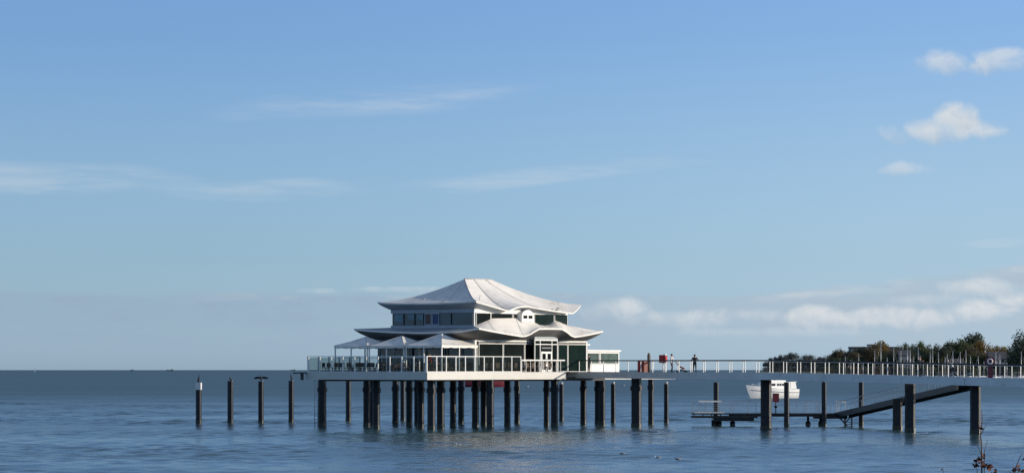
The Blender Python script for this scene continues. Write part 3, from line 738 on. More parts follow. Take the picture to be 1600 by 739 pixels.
# entrance portal
pb0, pb1 = b_at(835.5, 1.0), b_at(871.5, 1.0); pf = -1.0
portal = MB()
portal.box(pb0, pb1, pf, la0 - .04, 8.75, 9.55); pt = portal.build('entrance_portal', M['grey_panel'], th)
fr = MB()
bw = pb1 - pb0
for x in (pb0, pb0 + bw * .23, pb0 + bw * .74, pb1 - .09): fr.box(x, x + .09, pf, pf + .1, DZ, 8.75)
fr.box(pb0 + .09, pb1 - .09, pf - .01, pf + .09, 8.62, 8.748); fr.box(pb0 + .09, pb1 - .09, pf - .01, pf + .09, 8.22, 8.31)
fr.build('portal_frame', M['white'], pt)
MB().box(pb0 + .05, pb1 - .05, pf + .05, pf + .07, DZ + .05, 8.6).build('pane', M['glass_dark'], pt)
MB().box(pb0 + bw * .28, pb0 + bw * .72, pf - .03, pf + .02, 7.80, 8.02).build('dark_sign_board', M['dark_steel'], pt)
MB().box(pb0 + bw * .33, pb0 + bw * .67, pf - .036, pf - .031, 7.89, 7.93).build('sign_strip', M['grey_panel'], pt)
db = MB(); d0, d1 = pb0 + bw * .27, pb0 + bw * .73; dm_ = (d0 + d1) / 2
for x0, x1 in ((d0, d0 + .16), (dm_ - .13, dm_ + .13), (d1 - .16, d1)): db.box(x0, x1, pf - .05, pf - .0, DZ, 7.55)
db.box(d0 + .16, d1 - .16, pf - .045, pf, 7.35, 7.55); db.box(d0 + .16, dm_ - .13, pf - .045, pf, DZ, DZ + .25); db.box(dm_ + .13, d1 - .16, pf - .045, pf, DZ, DZ + .25)
do = db.build('double_door', M['white'], pt)
MB().box(dm_ - .03, dm_ + .0, pf - .12, pf - .07, 6.4, 6.9).build('handle', M['steel'], do)

# annex on the service deck
anx = empty('annex', (W(P0, 29.2, 3.6).x, W(P0, 29.2, 3.6).y, DZ - .03), ROT, 'low white annex with glazed front right of the tea house', 'annex')
H = 2.3; AXL = 7.6
an = MB(); an.box(0, AXL, .06, 3.9, 0, H - .14); an.build('wall', M['white'], anx)
MB().box(-.1, AXL + .1, -.1, 4.0, H - .14, H + .02).build('roof', M['white'], anx)
MB().box(-.8, 3.6, 1.4, 4.2, H + .021, H + .5).build('roof_box', M['white'], anx)
MB().box(-.85, 4.1, 1.3, 4.3, H + .5, H + .62).build('roof_box_lid', M['white'], anx)
for x0, x1 in ((1.0, 3.9), (4.05, 7.4)):
    f = MB()
    for s in ((x0, x0 + .09, .85, H - .25), (x1 - .09, x1, .85, H - .25), (x0 + .09, x1 - .09, .85, .93), (x0 + .09, x1 - .09, H - .33, H - .25)): f.box(s[0], s[1], -.03, .05, s[2], s[3])
    f = f.build('window', M['white'], anx); MB().box(x0 + .08, x1 - .08, .0, .05, .92, H - .32).build('pane', M['glass_annex'], f)
f = MB().box(AXL, AXL + .03, .4, 3.4, .85, H - .3).build('window', M['glass_green'], anx)
MB().box(-.6, .7, -.12, .04, .0, H - .2).build('door', M['grey_panel'], anx)

# ================================================================== TENTS
def tent(b0, b1, a0, a1, ze, za, label):
    p = W(P0, b0, a0); t = empty('terrace_tent', (p.x, p.y, DZ), ROT, label, 'canopy tent', 'white canopy tents on the terrace')
    wb, wa = b1 - b0, a1 - a0; cx, cy = wb / 2, wa / 2; ze -= DZ; za -= DZ
    cs = [(0, 0), (wb, 0), (wb, wa), (0, wa)]; m = MB()
    for i in range(4):
        p, q = cs[i], cs[(i + 1) % 4]; rows = []
        for k in range(9):
            w = k / 8; row = []
            for j in range(9):
                u = j / 8; x = p[0] + (q[0] - p[0]) * u; y = p[1] + (q[1] - p[1]) * u
                z = ze - .05 * math.sin(math.pi * u) * (1 - w) + (za - ze) * (w ** 1.22)
                row.append((x + (cx - x) * w, y + (cy - y) * w, z))
            rows.append(row)
        m.grid(rows)
    c = m.build('canopy', M['membrane'], t, clean=False)
    v = MB()
    for i in range(4):
        p, q = cs[i], cs[(i + 1) % 4]; top = []; bot = []
        for j in range(17):
            u = j / 16; x = p[0] + (q[0] - p[0]) * u; y = p[1] + (q[1] - p[1]) * u
            top.append((x, y, ze - .05 * math.sin(math.pi * u))); bot.append((x, y, ze - .24 - .05 * abs(math.sin(4 * math.pi * u))))
        v.grid([top, bot], smooth=False)
    v.build('valance', M['membrane'], c)
    for x, y in ((.08, .08), (wb - .08, .08), (wb - .08, wa - .08), (.08, wa - .08), (wb / 2, .08), (.08, wa / 2)):
        MB().box(x - .05, x + .05, y - .05, y + .05, 0, ze - .03).build('post', M['white'], t)
    rl = MB(); rl.box(.13, wb - .13, .05, .11, 1.38, 1.46); rl.box(.05, .11, .13, wa - .13, 1.38, 1.46); rl.build('rail', M['white'], t)
    ridge = MB()
    for x, y in cs: ridge.tube([(x, y, ze), (x + (cx - x) * .5, y + (cy - y) * .5, ze + (za - ze) * .5 ** 1.22 + .01), (cx, cy, za + .02)], .02, 5)
    ridge.build('seam', M['grey_panel'], c)
    return t
tent(2.9, 8.5, .5, 5.0, 8.12, 9.22, 'white canopy tent nearest the tea house corner column')
tent(2.9, 7.75, 5.1, 9.6, 8.10, 9.02, 'middle white canopy tent between two others on the terrace')
tent(2.9, 7.6, 9.7, 13.9, 8.10, 8.96, 'leftmost white canopy tent, its posts open to the sky')

# ================================================================== TERRACE FURNITURE
def make_chair(m):
    t = empty('terrace_chair', (0, 0, 0)); 
    s = MB().box(-.24, .24, -.24, .24, .40, .47).build('seat', m, t)
    b = MB(); b.poly([(-.24, .20, .47), (.24, .20, .47), (.25, .30, .95), (-.25, .30, .95)]); b.box(-.24, .24, .22, .27, .5, .93); b.v = b.v[4:]; b.f = [tuple(i - 4 for i in f) for f in b.f[1:]]; b.mi = b.mi[1:]; b.sm = b.sm[1:]
    b.build('backrest', m, t)
    for x in (-.2, .2):
        for y in (-.2, .2): MB().tube([(x, y, .4), (x * 1.1, y * 1.15, 0)], .02, 6).build('leg', m, t)
    return t
def make_table():
    t = empty('terrace_table', (0, 0, 0))
    MB().tube([(0, 0, .72), (0, 0, .75)], .42, 20).build('tabletop', M['table'], t)
    MB().tube([(0, 0, .03), (0, 0, .72)], .035, 8).build('leg', M['dark_steel'], t)
    MB().tube([(0, 0, 0), (0, 0, .03)], .24, 14).build('foot', M['dark_steel'], t)
    return t
chA = make_chair(M['rattan']); chB = make_chair(M['rattan_dark']); tb = make_table()
kA, kB, kT = kids(chA), kids(chB), kids(tb); used = set()
def place(src, kd, x, y, rz, label, cat, group):
    o = src if src.name not in used else copy_tree(src, None, kd)
    used.add(src.name); o.location = (x, y, DZ); o.rotation_euler = (0, 0, rz); tag(o, label, cat, group); return o
spots = [(1.4, 1.6), (1.3, 4.4), (1.3, 7.3), (1.4, 10.2), (1.4, 12.9), (4.2, 1.7), (6.9, 1.9), (4.3, 3.9), (4.2, 6.9), (4.2, 10.5), (4.3, 12.8), (6.5, 7.2), (6.5, 11.0), (10.6, .68)]
for i, (b, a) in enumerate(spots[:-1]):
    p = W(P0, b, a); place(tb, kT, p.x, p.y, ROT, 'small round table among the chairs behind the terrace windscreen', 'table', 'cafe tables on the terrace')
    for k in range(4):
        an_ = k * math.pi / 2 + rnd.uniform(-.3, .3) + .6; q = Vector((math.cos(an_), math.sin(an_))) * .78
        dark = rnd.random() < .5
        place(chB if dark else chA, kB if dark else kA, p.x + q.x, p.y + q.y, an_ - math.pi / 2 , 'dark wicker chair in the rows behind the terrace windscreen' if dark else 'brown wicker chair in the rows behind the terrace windscreen', 'chair', 'dark chairs on the terrace' if dark else 'brown chairs on the terrace')
# chairs and high-backed benches along the sunlit side
for i in range(13):
    b = 9.6 + i * .95; p = W(P0, b, .55)
    dark = i % 3 == 0
    place(chB if dark else chA, kB if dark else kA, p.x, p.y, ROT + math.pi + rnd.uniform(-.3, .3), 'dark wicker chair in the single row under the front glass wall' if dark else 'brown wicker chair in the single row under the front glass wall', 'chair', 'dark chairs of the front row' if dark else 'brown chairs of the front row')

# ================================================================== FREE-STANDING PILES
def dolphin(px, w, top_y, by, label, band=False, cap=False):
    Y = Y_water(by); r = w / 2 / F * Y; zt_ = Z_of(top_y, Y)
    t = empty('mooring_pile', (X_of(px, Y), Y, 0), PROT, label, 'pile', 'single piles standing in the water')
    if band:
        pile_mb(r, zt_ - .75).build('shaft', [M['pile'], M['pile_wet']], t); MB().box(-r * .96, r * .96, -r * .96, r * .96, zt_ - .749, zt_).build('white_band', M['white'], t)
    elif cap:
        pile_mb(r, zt_ - .27).build('shaft', [M['pile'], M['pile_wet']], t); MB().tube([(0, 0, zt_ - .27), (0, 0, zt_ - .02), (0, 0, zt_)], [r * .8, r * .75, r * .5], 18).build('cap', M['cap'], t)
    else:
        pile_mb(r, zt_).build('shaft', [M['pile'], M['pile_wet']], t); MB().box(-r * .85, r * .85, -r * .85, r * .85, zt_ + .001, zt_ + .03).build('cap', M['cap'], t)
    return Vector((X_of(px, Y), Y, zt_ + (0 if band or cap else .03)))
D1 = dolphin(310.5, 8.5, 597.5, 662.3, 'leftmost lone pile, with a white band round its top', band=True)
D2 = dolphin(360, 8.5, 595, 661.5, 'second lone pile from the left, with a hunched bird on top')
D3 = dolphin(407.8, 8, 595.5, 661, 'third lone pile from the left, under the bird with spread wings')
D4 = dolphin(455, 7.8, 594.5, 660.3, 'fourth lone pile from the left, nearest the platform')
D5 = dolphin(544.5, 8, 595, 658, 'lone pile with a white headed bird, behind the left end of the platform')
dolphin(629.5, 7.5, 595.5, 657.6, 'slim lone pile behind the platform piles under the tents')
dolphin(877.3, 7, 596.5, 658, 'pale capped lone pile just left of the bridge start', cap=True)
dolphin(958, 7, 596, 660, 'pale capped lone pile under the white annex', cap=True)
dolphin(1041, 7, 596, 661, 'pale capped lone pile under the person with the pushchair', cap=True)
for px, w, ty, by, lb in ((1119, 8, 597, 663.8, 'lone pile through the left end of the low jetty'), (1229, 8, 597, 665.8, 'lone pile in front of the white motor yacht'), (1287.5, 7.5, 597, 665.5, 'lone pile with a perched bird at the foot of the gangway'), (1345.5, 7.5, 596.5, 665.8, 'lone pile beside the middle of the gangway')):
    q = dolphin(px, w, ty, by, lb)
    if px == 1287.5: D8 = q

# ================================================================== LOWER JETTY + GANGWAY
JY = 325.0; jx = lambda px: X_of(px, JY)
x0, x1 = jx(1081), jx(1322)
jet = empty('low_jetty', (x0, JY, 0), 0, 'low dark landing stage near the water under the footbridge', 'jetty')
L = x1 - x0
MB().box(0, L, -1.4, 1.4, 1.18, 1.30).build('deck', M['dark_steel'], jet)
bm_ = MB(); bm_.box(0, L * .42, -1.35, -1.15, .82, 1.02); bm_.box(0, L * .42, 1.15, 1.35, .82, 1.02); bm_.box(L * .25, L, -1.3, -1.1, .96, 1.179); bm_.box(L * .25, L, 1.1, 1.3, .96, 1.179); bm_.box(L * .79, L, -1.2, 1.2, .75, .958); bm_.box(2.2, 6.3, -1.1, 1.1, .5, .818)
for k in range(8): bm_.box(.1 + k * .9, .2 + k * .9, -1.33, -1.23, 1.021, 1.178)
bm_.build('beam', M['dark_steel'], jet)
for px, w, z in ((1116, 9, .6), (1124, 6, .6), (1145, 4, .6), (1263, 4, 1.0), (1283, 5, 1.0)):
    m = MB(); m.tube([(0, 0, -3), (0, 0, .15), (0, 0, .42), (0, 0, .45), (0, 0, z)], [.28, .28, .28, w * .0328, w * .0328], 10); m.build('pile', M['pile_wet'], jet, (jx(px) - x0, 0.3, 0))
def jrail(y, pxs, name, label, zb=1.30, h=1.12, wires=5):
    t = empty(name, (jx(pxs[0]), y, zb), 0, label, 'railing'); Lr = jx(pxs[-1]) - jx(pxs[0])
    for p in pxs: MB().box(jx(p) - jx(pxs[0]) - .025, jx(p) - jx(pxs[0]) + .025, -.025, .025, 0, h).build('post', M['steel'], t)
    m = MB().box(-.02, Lr + .02, -.03, .03, h, h + .05); m.build('handrail', M['steel'], t)
    w = MB()
    for k in range(wires): w.box(0, Lr, -.008, .008, .15 + k * (h - .2) / wires, .166 + k * (h - .2) / wires)
    w.build('wire', M['steel'], t); return t
jr = jrail(JY - 1.32, (1082, 1092, 1102, 1121, 1140, 1180), 'jetty_railing', 'near railing on the left end of the low jetty, with two white boards')
MB().box(jx(1090) - jx(1082), jx(1126) - jx(1082), -.16, -.035, 1.13, 1.30).build('white_board', M['white'], jr)
MB().box(jx(1084) - jx(1082), jx(1131) - jx(1082), -.14, -.03, .03, .13).build('white_board', M['white'], jr)
jrail(JY + 1.3, (1082, 1104, 1126, 1148, 1170, 1192, 1214, 1236, 1258, 1280, 1300), 'jetty_railing', 'long far side railing of the low jetty')
jrail(JY - 1.3, (1228, 1243, 1258, 1273, 1279, 1283), 'jetty_railing', 'short near railing on the low jetty right of the yacht')
fr_ = empty('white_gate_frame', (jx(1305), JY - .8, 1.3), 0, 'white topped frame at the bottom of the gangway', 'gate')
m = MB()
for p in (1305, 1309, 1319): m.box(jx(p) - jx(1305), jx(p) - jx(1305) + .08, 0, .08, 0, 1.1)
m.build('post', M['white'], fr_); MB().box(-.05, 1.05, -.05, .15, 1.1, 1.22).build('top_bar', M['white'], fr_)
# red box on a post
rb = empty('life_saving_box', (jx(1211), JY - .9, 1.3), 0, 'dark red box on a short post standing on the low jetty', 'rescue box')
MB().tube([(0, 0, 0), (0, 0, 1.2)], .05, 8).build('post', M['dark_steel'], rb); MB().tube([(0, 0, .55), (0, 0, .8)], .16, 10).build('lamp', M['dark_steel'], rb)
m = MB().box(-.32, .32, -.2, .2, 1.15, 1.98); m.build('box', M['red_dark'], rb); MB().box(-.35, .35, -.23, .23, 1.98, 2.04).build('lid', M['red_dark'], rb)
# gangway
g0 = Vector((jx(1316), JY - .2, 1.22)); g1 = Vector((X_of(1508, 288), 288.0, 4.35))
gw = empty('gangway', g0, 0, 'long dark sloping gangway rising from the low jetty to the footbridge', 'gangway')
D = g1 - g0; side = Vector((D.y, -D.x, 0)).normalized()
for s, nm in ((-.75, 'beam'), (.75, 'beam')): MB().bar(side * s + Vector((-.0, 0, -.15)), D + side * s + Vector((0, 0, -.15)), .2, .55).build(nm, M['dark_steel'], gw)
MB().bar(Vector((0, 0, .06)), D + Vector((0, 0, .06)), 1.3, .05).build('walkway', M['dark_steel'], gw)
for s in (-.8, .8):
    m = MB(); m.bar(side * s + Vector((0, 0, 1.15)), D + side * s + Vector((0, 0, 1.15)), .05, .05)
    m.bar(side * s + Vector((0, 0, .65)), D + side * s + Vector((0, 0, .65)), .02, .02)
    for k in range(20): p = D * (k / 19) + side * s; m.box(p.x - .02, p.x + .02, p.y - .02, p.y + .02, p.z + .05, p.z + 1.15)
    m.build('handrail', M['steel'], gw)
put_pile(1402.5, 15.5, 671.5, gw, 3.0, collar=None)
m = MB(); q = Vector((jx(1326) - g0.x, 0, 0))
m.bar((q.x - 1.1, 0, 1.0 - g0.z + .0), (q.x - .1, 0, -1.3), .14, .14); m.bar((q.x - .4, 0, 1.1 - g0.z), (q.x - .4, 0, -1.4), .16, .16); m.bar((q.x + .3, 0, 1.2 - g0.z), (q.x + .3, 0, -1.4), .14, .14); m.bar((q.x + .3, 0, 1.1 - g0.z), (q.x - .4, 0, -1.0), .1, .1)
for k in range(5): m.bar((q.x - .4, 0, -.1 - k * .25), (q.x + .3, 0, -.1 - k * .25), .05, .05)
m.build('support_frame', M['dark_steel'], gw)

# ================================================================== BRIDGE FURNITURE
def on_bridge(px, side):
    p = BC - BN * side; t_ = hit(px, p, BD); q = p + BD * t_; return v3(q, bz(t_) + .0)
p = on_bridge(1005.5, 1.0)
bx = empty('red_cabinet', p, math.atan2(BD.y, BD.x), 'red cabinet with brown right side standing behind the bridge railing', 'cabinet')
MB().box(-.5, .28, -.35, .35, .03, 1.2).build('body', M['red'], bx); MB().box(.28, .45, -.33, .33, .03, 1.18).build('side_panel', M['brown'], bx); MB().box(-.53, .31, -.38, .38, 1.2, 1.25).build('lid', M['red_dark'], bx)
p = on_bridge(1014, 1.35)
pl = MB().tube([(0, 0, 0), (0, 0, 1.75), (0, 0, 1.93), (0, 0, 2.0)], [.17, .17, .12, .04], 14).build('round_pillar', M['concrete'], None, p)
tag(pl, 'brown round topped pillar beside the red cabinet', 'bollard')
p = on_bridge(1036, 1.3)
lb_ = empty('rescue_box', p, -.6, 'bright red rescue boxes on a post left of the standing people', 'rescue box')
MB().tube([(0, 0, 0), (0, 0, 1.0)], .05, 8).build('post', M['white'], lb_)
MB().box(-.38, .14, -.15, .15, 1.0, 1.78).build('box', M['red'], lb_); MB().box(.17, .40, -.15, .15, .98, 1.72).build('box', M['red'], lb_)
MB().box(.12, .34, -.16, .16, 1.78, 1.86).build('white_lid', M['white'], lb_)
# lifebuoy stand
p = on_bridge(1547, 1.45)
ls = empty('lifebuoy_stand', p, R(-8), 'round red board with a white lifebuoy on a red post by the bridge railing', 'lifebuoy stand')
MB().box(-.2, .24, -.04, .04, 0, 1.25).build('post', M['red_dark'], ls)
MB().tube([(0, -.05, 1.5), (0, .05, 1.5)], .43, 28).build('round_board', M['red_dark'], ls)
ring = MB(); rows = []
for k in range(25):
    a = 2 * math.pi * k / 24; rows.append([((.21 + .06 * math.cos(b_)) * math.cos(a), -.1 + .06 * math.sin(b_), 1.5 + (.21 + .06 * math.cos(b_)) * math.sin(a)) for b_ in [2 * math.pi * j / 8 for j in range(9)]])
ring.grid(rows); ring.build('lifebuoy', M['white'], ls)

# ================================================================== PEOPLE
def skin_mesh(name, verts, edges, radii, sub=1, root=0):
    me = bpy.data.meshes.new(name + '_cage'); me.from_pydata(verts, edges, [])
    o = bpy.data.objects.new(name + '_cage', me); col.objects.link(o)
    md = o.modifiers.new('skin', 'SKIN'); md.use_smooth_shade = True
    for i, r in enumerate(radii):
        r = r if hasattr(r, '__len__') else (r, r); me.skin_vertices[0].data[i].radius = r
    me.skin_vertices[0].data[root].use_root = True
    sb = o.modifiers.new('sub', 'SUBSURF'); sb.levels = sub; sb.render_levels = sub
    dg = bpy.context.evaluated_depsgraph_get(); dg.update()
    out = bpy.data.meshes.new_from_object(o.evaluated_get(dg)); bpy.data.objects.remove(o); bpy.data.meshes.remove(me)
    out.name = name; return out
def person(loc_, rz, label, J, mats, hair, vest=False, cap=False, scale=1.0):
    """J: joint dict. mats: shoes, trousers, top, sleeves, skin"""
    V, E, RR, K_ = [], [], [], []
    def add(p, r, par, k):
        V.append(tuple(p)); RR.append(r); K_.append(k); i = len(V) - 1
        if par is not None: E.append((par, i))
        return i
    pel = add(J['pelvis'], (.155, .115), None, 1); 
    wa_ = add(J['waist'], (.15, .11), pel, 2); ch = add(J['chest'], (.185, .125), wa_, 2); nk = add(J['neck'], .058, ch, 4)
    hd = add(J['head'], (.088, .10), nk, 4); tp = add(J['crown'], (.070, .082), hd, 4)
    for s in ('L', 'R'):
        sh = add(J['sh' + s], .072, ch, 3); el_ = add(J['el' + s], .050, sh, 3); wr = add(J['wr' + s], .033, el_, 3)
        d = (Vector(J['wr' + s]) - Vector(J['el' + s])).normalized(); pm = Vector(J['wr' + s]) + d * .07; ip = add(pm, (.036, .024), wr, 4)
        lat = d.cross(Vector((0, 0, 1))); lat = lat.normalized() if lat.length > .1 else Vector((0, 1, 0))
        for k, (o_, ln) in enumerate(((-.03, .065), (-.01, .08), (.01, .075), (.03, .055))):
            b0 = pm + d * .03 + lat * o_; f0 = add(b0, .010, ip, 4); f1 = add(b0 + d * ln * .6, .009, f0, 4); add(b0 + d * ln + Vector((0, 0, -.012)), .008, f1, 4)
        th0 = add(pm - d * .03 + lat * -.045, .011, ip, 4); add(pm + d * .01 + lat * -.07, .010, th0, 4)
        hp = add(J['hip' + s], (.10, .10), pel, 1); kn = add(J['kn' + s], .062, hp, 1); an = add(J['an' + s], .045, kn, 1)
        to = Vector(J['toe' + s]); add(to, (.042, .030), an, 0)
    me = skin_mesh('person', V, E, RR, 1, 0)
    names = [0, 1, 2, 3, 4]
    for m_ in mats: me.materials.append(m_)
    VV = [Vector(v) for v in V]
    segs_ = [(VV[a], VV[b], K_[b]) for a, b in E]
    for pf_ in me.polygons:
        c = pf_.center; best = 9; bk = 1
        for a, b, k in segs_:
            ab = b - a; t_ = max(0, min(1, (c - a).dot(ab) / max(ab.length_squared, 1e-6))); d = (a + ab * t_ - c).length
            if d < best: best = d; bk = k
        pf_.material_index = bk; pf_.use_smooth = True
    root = bpy.data.objects.new('person', me); col.objects.link(root); root.location = loc_; root.rotation_euler = (0, 0, rz); root.scale = (scale * 1.07,) * 3
    tag(root, label, 'person')
    h = Vector(J['head']); c = Vector(J['crown']); u = (c - h).normalized()
    fwd = Vector(J.get('face', (0, -1, 0)))
    hb = MB(); hb.ball(h + u * .075 - fwd * .02, (.098, .105, .095), 12, 8)
    hb.build('cap' if cap else 'hair', hair, root)
    if cap: MB().ball(h + u * .07 + fwd * .10, (.075, .09, .015), 10, 4).build('cap_peak', hair, root)
    fc = MB(); 
    fc.ball(h + fwd * .105 + u * -.005, (.014, .022, .024), 8, 5); fc.build('nose', M['skin'], root)
    for s in (-1, 1):
        lat = fwd.cross(u).normalized(); e_ = MB().ball(h + fwd * .088 + lat * s * .035 + u * .03, .012, 8, 5); e_.build('eye', M['cloth_dark'], root)
        MB().ball(h + lat * s * .095, (.016, .022, .032), 8, 5).build('ear', M['skin'], root)
    MB().ball(h + fwd * .088 - u * .045, (.026, .012, .007), 8, 4).build('mouth', M['red_dark'], root)
    return root
def stand(**kw):
    J = dict(pelvis=(0, 0, .95), waist=(0, 0, 1.10), chest=(0, .0, 1.33), neck=(0, 0, 1.50), head=(0, -.02, 1.60), crown=(0, -.01, 1.70),
             shL=(-.19, 0, 1.42), elL=(-.25, .03, 1.14), wrL=(-.24, -.08, .90), shR=(.19, 0, 1.42), elR=(.25, .03, 1.14), wrR=(.24, -.08, .90),
             hipL=(-.09, 0, .88), knL=(-.11, -.02, .49), anL=(-.12, .02, .08), toeL=(-.13, -.15, .035), hipR=(.09, 0, .88), knR=(.11, -.02, .49), anR=(.12, .02, .08), toeR=(.13, -.15, .035))
    J.update(kw); return J
# facing: local -Y is forward; rz=0 faces the camera
p = on_bridge(1049.5, .6)
person(p, R(70), 'person in a dark vest with white sleeves standing beside the pushchair', stand(elR=(.24, -.12, 1.14), wrR=(.20, -.34, 1.05), knL=(-.12, -.1, .49), anL=(-.13, -.08, .08), toeL=(-.14, -.25, .035), anR=(.14, .14, .08), toeR=(.14, -.03, .035)),
       [M['cloth_dark'], M['cloth_navy'], M['cloth_navy'], M['cloth_white'], M['skin']], M['hair'])
p = on_bridge(1085.5, .9)
person(p, R(175), 'person in dark clothes leaning on the far bridge railing', stand(elL=(-.34, -.10, 1.16), wrL=(-.20, -.32, 1.20), elR=(.34, -.10, 1.16), wrR=(.20, -.32, 1.20), anR=(.2, .02, .08), toeR=(.22, -.13, .035)),
       [M['cloth_dark']] * 4 + [M['skin']], M['hair'], scale=.97)
p = on_bridge(1437, .2)
person(p, R(60), 'person in black with a pale cap standing at the bridge railing', stand(elL=(-.26, -.1, 1.18), wrL=(-.12, -.28, 1.30), elR=(.26, -.1, 1.18), wrR=(.12, -.28, 1.28)),
       [M['cloth_dark']] * 4 + [M['skin']], M['cloth_grey'], cap=True)
p = on_bridge(1487.5, .3)
person(p, R(-95), 'person in a white and dark jacket bending forward in mid stride', stand(pelvis=(0, .10, .82), waist=(0, .02, .97), chest=(0, -.14, 1.14), neck=(0, -.28, 1.26), head=(0, -.36, 1.34), crown=(0, -.40, 1.43),
       shL=(-.19, -.18, 1.20), elL=(-.24, -.24, .94), wrL=(-.18, -.44, .84), shR=(.19, -.18, 1.20), elR=(.24, -.26, .94), wrR=(.18, -.46, .86),
       hipL=(-.09, .10, .76), knL=(-.1, -.22, .50), anL=(-.1, -.22, .08), toeL=(-.1, -.40, .035), hipR=(.09, .10, .76), knR=(.1, .16, .42), anR=(.1, .46, .14), toeR=(.1, .40, .03)),
       [M['cloth_dark'], M['cloth_dark'], M['cloth_white'], M['cloth_grey'], M['skin']], M['hair_grey'])
def sit(**kw):
    J = stand(pelvis=(0, .05, .52), waist=(0, .06, .67), chest=(0, .02, .90), neck=(0, 0, 1.07), head=(0, -.03, 1.17), crown=(0, -.02, 1.27),
              shL=(-.19, 0, .99), elL=(-.25, -.08, .73), wrL=(-.15, -.30, .78), shR=(.19, 0, .99), elR=(.25, -.08, .73), wrR=(.15, -.30, .78),
              hipL=(-.1, 0, .50), knL=(-.12, -.42, .50), anL=(-.12, -.44, .08), toeL=(-.12, -.60, .035), hipR=(.1, 0, .50), knR=(.12, -.42, .50), anR=(.12, -.44, .08), toeR=(.12, -.60, .035))
    J.update(kw); return J
p = W(P0, 1.35, .75)
person(v3(p, DZ), ROT + R(-90), 'person in a bright red top standing at the terrace corner', stand(), [M['cloth_dark'], M['cloth_dark'], M['cloth_red'], M['cloth_red'], M['skin']], M['hair'], scale=.98)
p = W(P0, 21.6, .5)
for (b, a, mt, lb, hh) in ((19.2, .62, 'cloth_dark', 'person with pale hair sitting by the glass wall right of the door', 'hair_grey'), (4.2, 2.35, 'cloth_grey', 'person in grey seated under the right canopy tent', 'hair'), (3.6, 7.4, 'cloth_white', 'person in white seated under the middle canopy tent', 'hair_grey')):
    q = W(P0, b, a); person(v3(q, DZ), ROT + R(rnd.uniform(-60, 60)), lb, sit(), [M['cloth_dark'], M['cloth_navy'], M[mt], M[mt], M['skin']], M[hh])
    place(chA, kA, q.x, q.y, ROT, 'brown wicker chair under a seated person', 'chair', 'occupied chairs on the terrace')
q = on_bridge(920, 1.2)
person(q, R(120), 'person in dark clothes standing by the annex door', stand(), [M['cloth_dark'], M['cloth_dark'], M['cloth_dark'], M['cloth_dark'], M['skin']], M['hair'], scale=.98)
# pushchair
p = on_bridge(1065, .6)
pc = empty('pushchair', p, R(-10), 'dark pushchair with a pink seat beside the person in a vest', 'pushchair')
hood = MB(); rows = []
for k in range(9):
    a = R(20 + 100 * k / 8); rows.append([(-.12 - .30 * math.cos(a) * 1.0, y, .72 + .30 * math.sin(a)) for y in (-.22, -.1, .1, .22)])
hood.grid(rows); hood.build('hood', M['cloth_dark'], pc)
MB().bar((-.25, 0, .66), (.28, 0, .42), .40, .12).build('seat', M['cloth_red'], pc)
fm = MB()
for y in (-.24, .24): fm.tube([(-.55, y, 1.02), (-.30, y, .75), (.35, y, .18)], .018, 6); fm.tube([(.1, y, .42), (-.38, y, .16)], .018, 6)
fm.tube([(-.55, -.24, 1.02), (-.55, .24, 1.02)], .02, 6); fm.build('frame', M['dark_steel'], pc)
for x in (-.38, .38):
    for y in (-.27, .27): MB().tube([(x, y - .02, .13), (x, y + .02, .13)], .13, 14).build('wheel', M['dark_steel'], pc)
MB().box(-.3, .2, -.2, .2, .2, .3).build('basket', M['cloth_dark'], pc)

# ================================================================== BIRDS
def bird(loc_, rz, label, pose, sc=1.0):
    if pose == 'upright':
        V = [(0, 0, .16), (0, .02, .30), (0, -.02, .46), (0, -.05, .60), (.0, -.04, .70), (0, -.10, .745), (0, .12, .06), (0, .02, .0)]
        E = [(0, 1), (1, 2), (2, 3), (3, 4), (4, 5), (0, 6), (0, 7)]; Rr = [.10, .105, .075, .04, .032, .036, .03, .03]
    elif pose == 'hunched':
        V = [(0, .05, .12), (0, -.02, .22), (0, -.12, .30), (0, -.16, .30), (0, .24, .06), (0, .02, .0)]
        E = [(0, 1), (1, 2), (2, 3), (0, 4), (0, 5)]; Rr = [.10, .12, .07, .05, .03, .03]
    else:
        V = [(0, 0, .16), (0, .02, .30), (0, -.02, .44), (0, -.04, .56), (0, -.09, .63), (0, .10, .04), (0, 0, .0)]
        E = [(0, 1), (1, 2), (2, 3), (3, 4), (0, 5), (0, 6)]; Rr = [.09, .10, .06, .035, .035, .03, .03]
    me = skin_mesh('cormorant', V, E, Rr, 1, 0); me.materials.append(M['black'])
    for f_ in me.polygons: f_.use_smooth = True
    o = bpy.data.objects.new('cormorant', me); col.objects.link(o); o.location = loc_; o.rotation_euler = (0, 0, rz); o.scale = (sc,) * 3; tag(o, label, 'bird')
    h = Vector(V[[5, 3, 4][('upright', 'hunched', 'spread').index(pose)]])
    MB().tube([h + Vector((0, -.02, 0)), h + Vector((0, -.13, -.005))], [.016, .006], 6).build('bill', M['bill'], o)
    if pose == 'spread':
        for s in (-1, 1):
            w = MB(); rows = []
            pr = [(0.05, .36, .14), (.20, .42, .18), (.42, .40, .20), (.62, .33, .12), (.68, .28, .04)]
            rows = [[(s * x, .0 + .02, z) for x, z, h_ in pr], [(s * x, .05, z - h_) for x, z, h_ in pr]]
            w.grid(rows); rows2 = [[(s * x, .035, z) for x, z, h_ in pr], [(s * x, .065, z - h_) for x, z, h_ in pr]]; w.grid(rows2)
            w.build('wing', M['black'], o)
    return o
bird(D1, R(90), 'black cormorant sitting upright on the white banded pile', 'upright', 1.15)
bird(D2, R(-60), 'black cormorant hunched low on the second pile', 'hunched')
bird(D3, 0, 'black cormorant holding both wings spread on a pile', 'spread', 1.15)
bird(D4, R(-90), 'black cormorant sitting upright on the pile nearest the platform', 'upright', 1.05)
bird(D8, R(90), 'dark bird hunched on the pile at the foot of the gangway', 'hunched', .8)
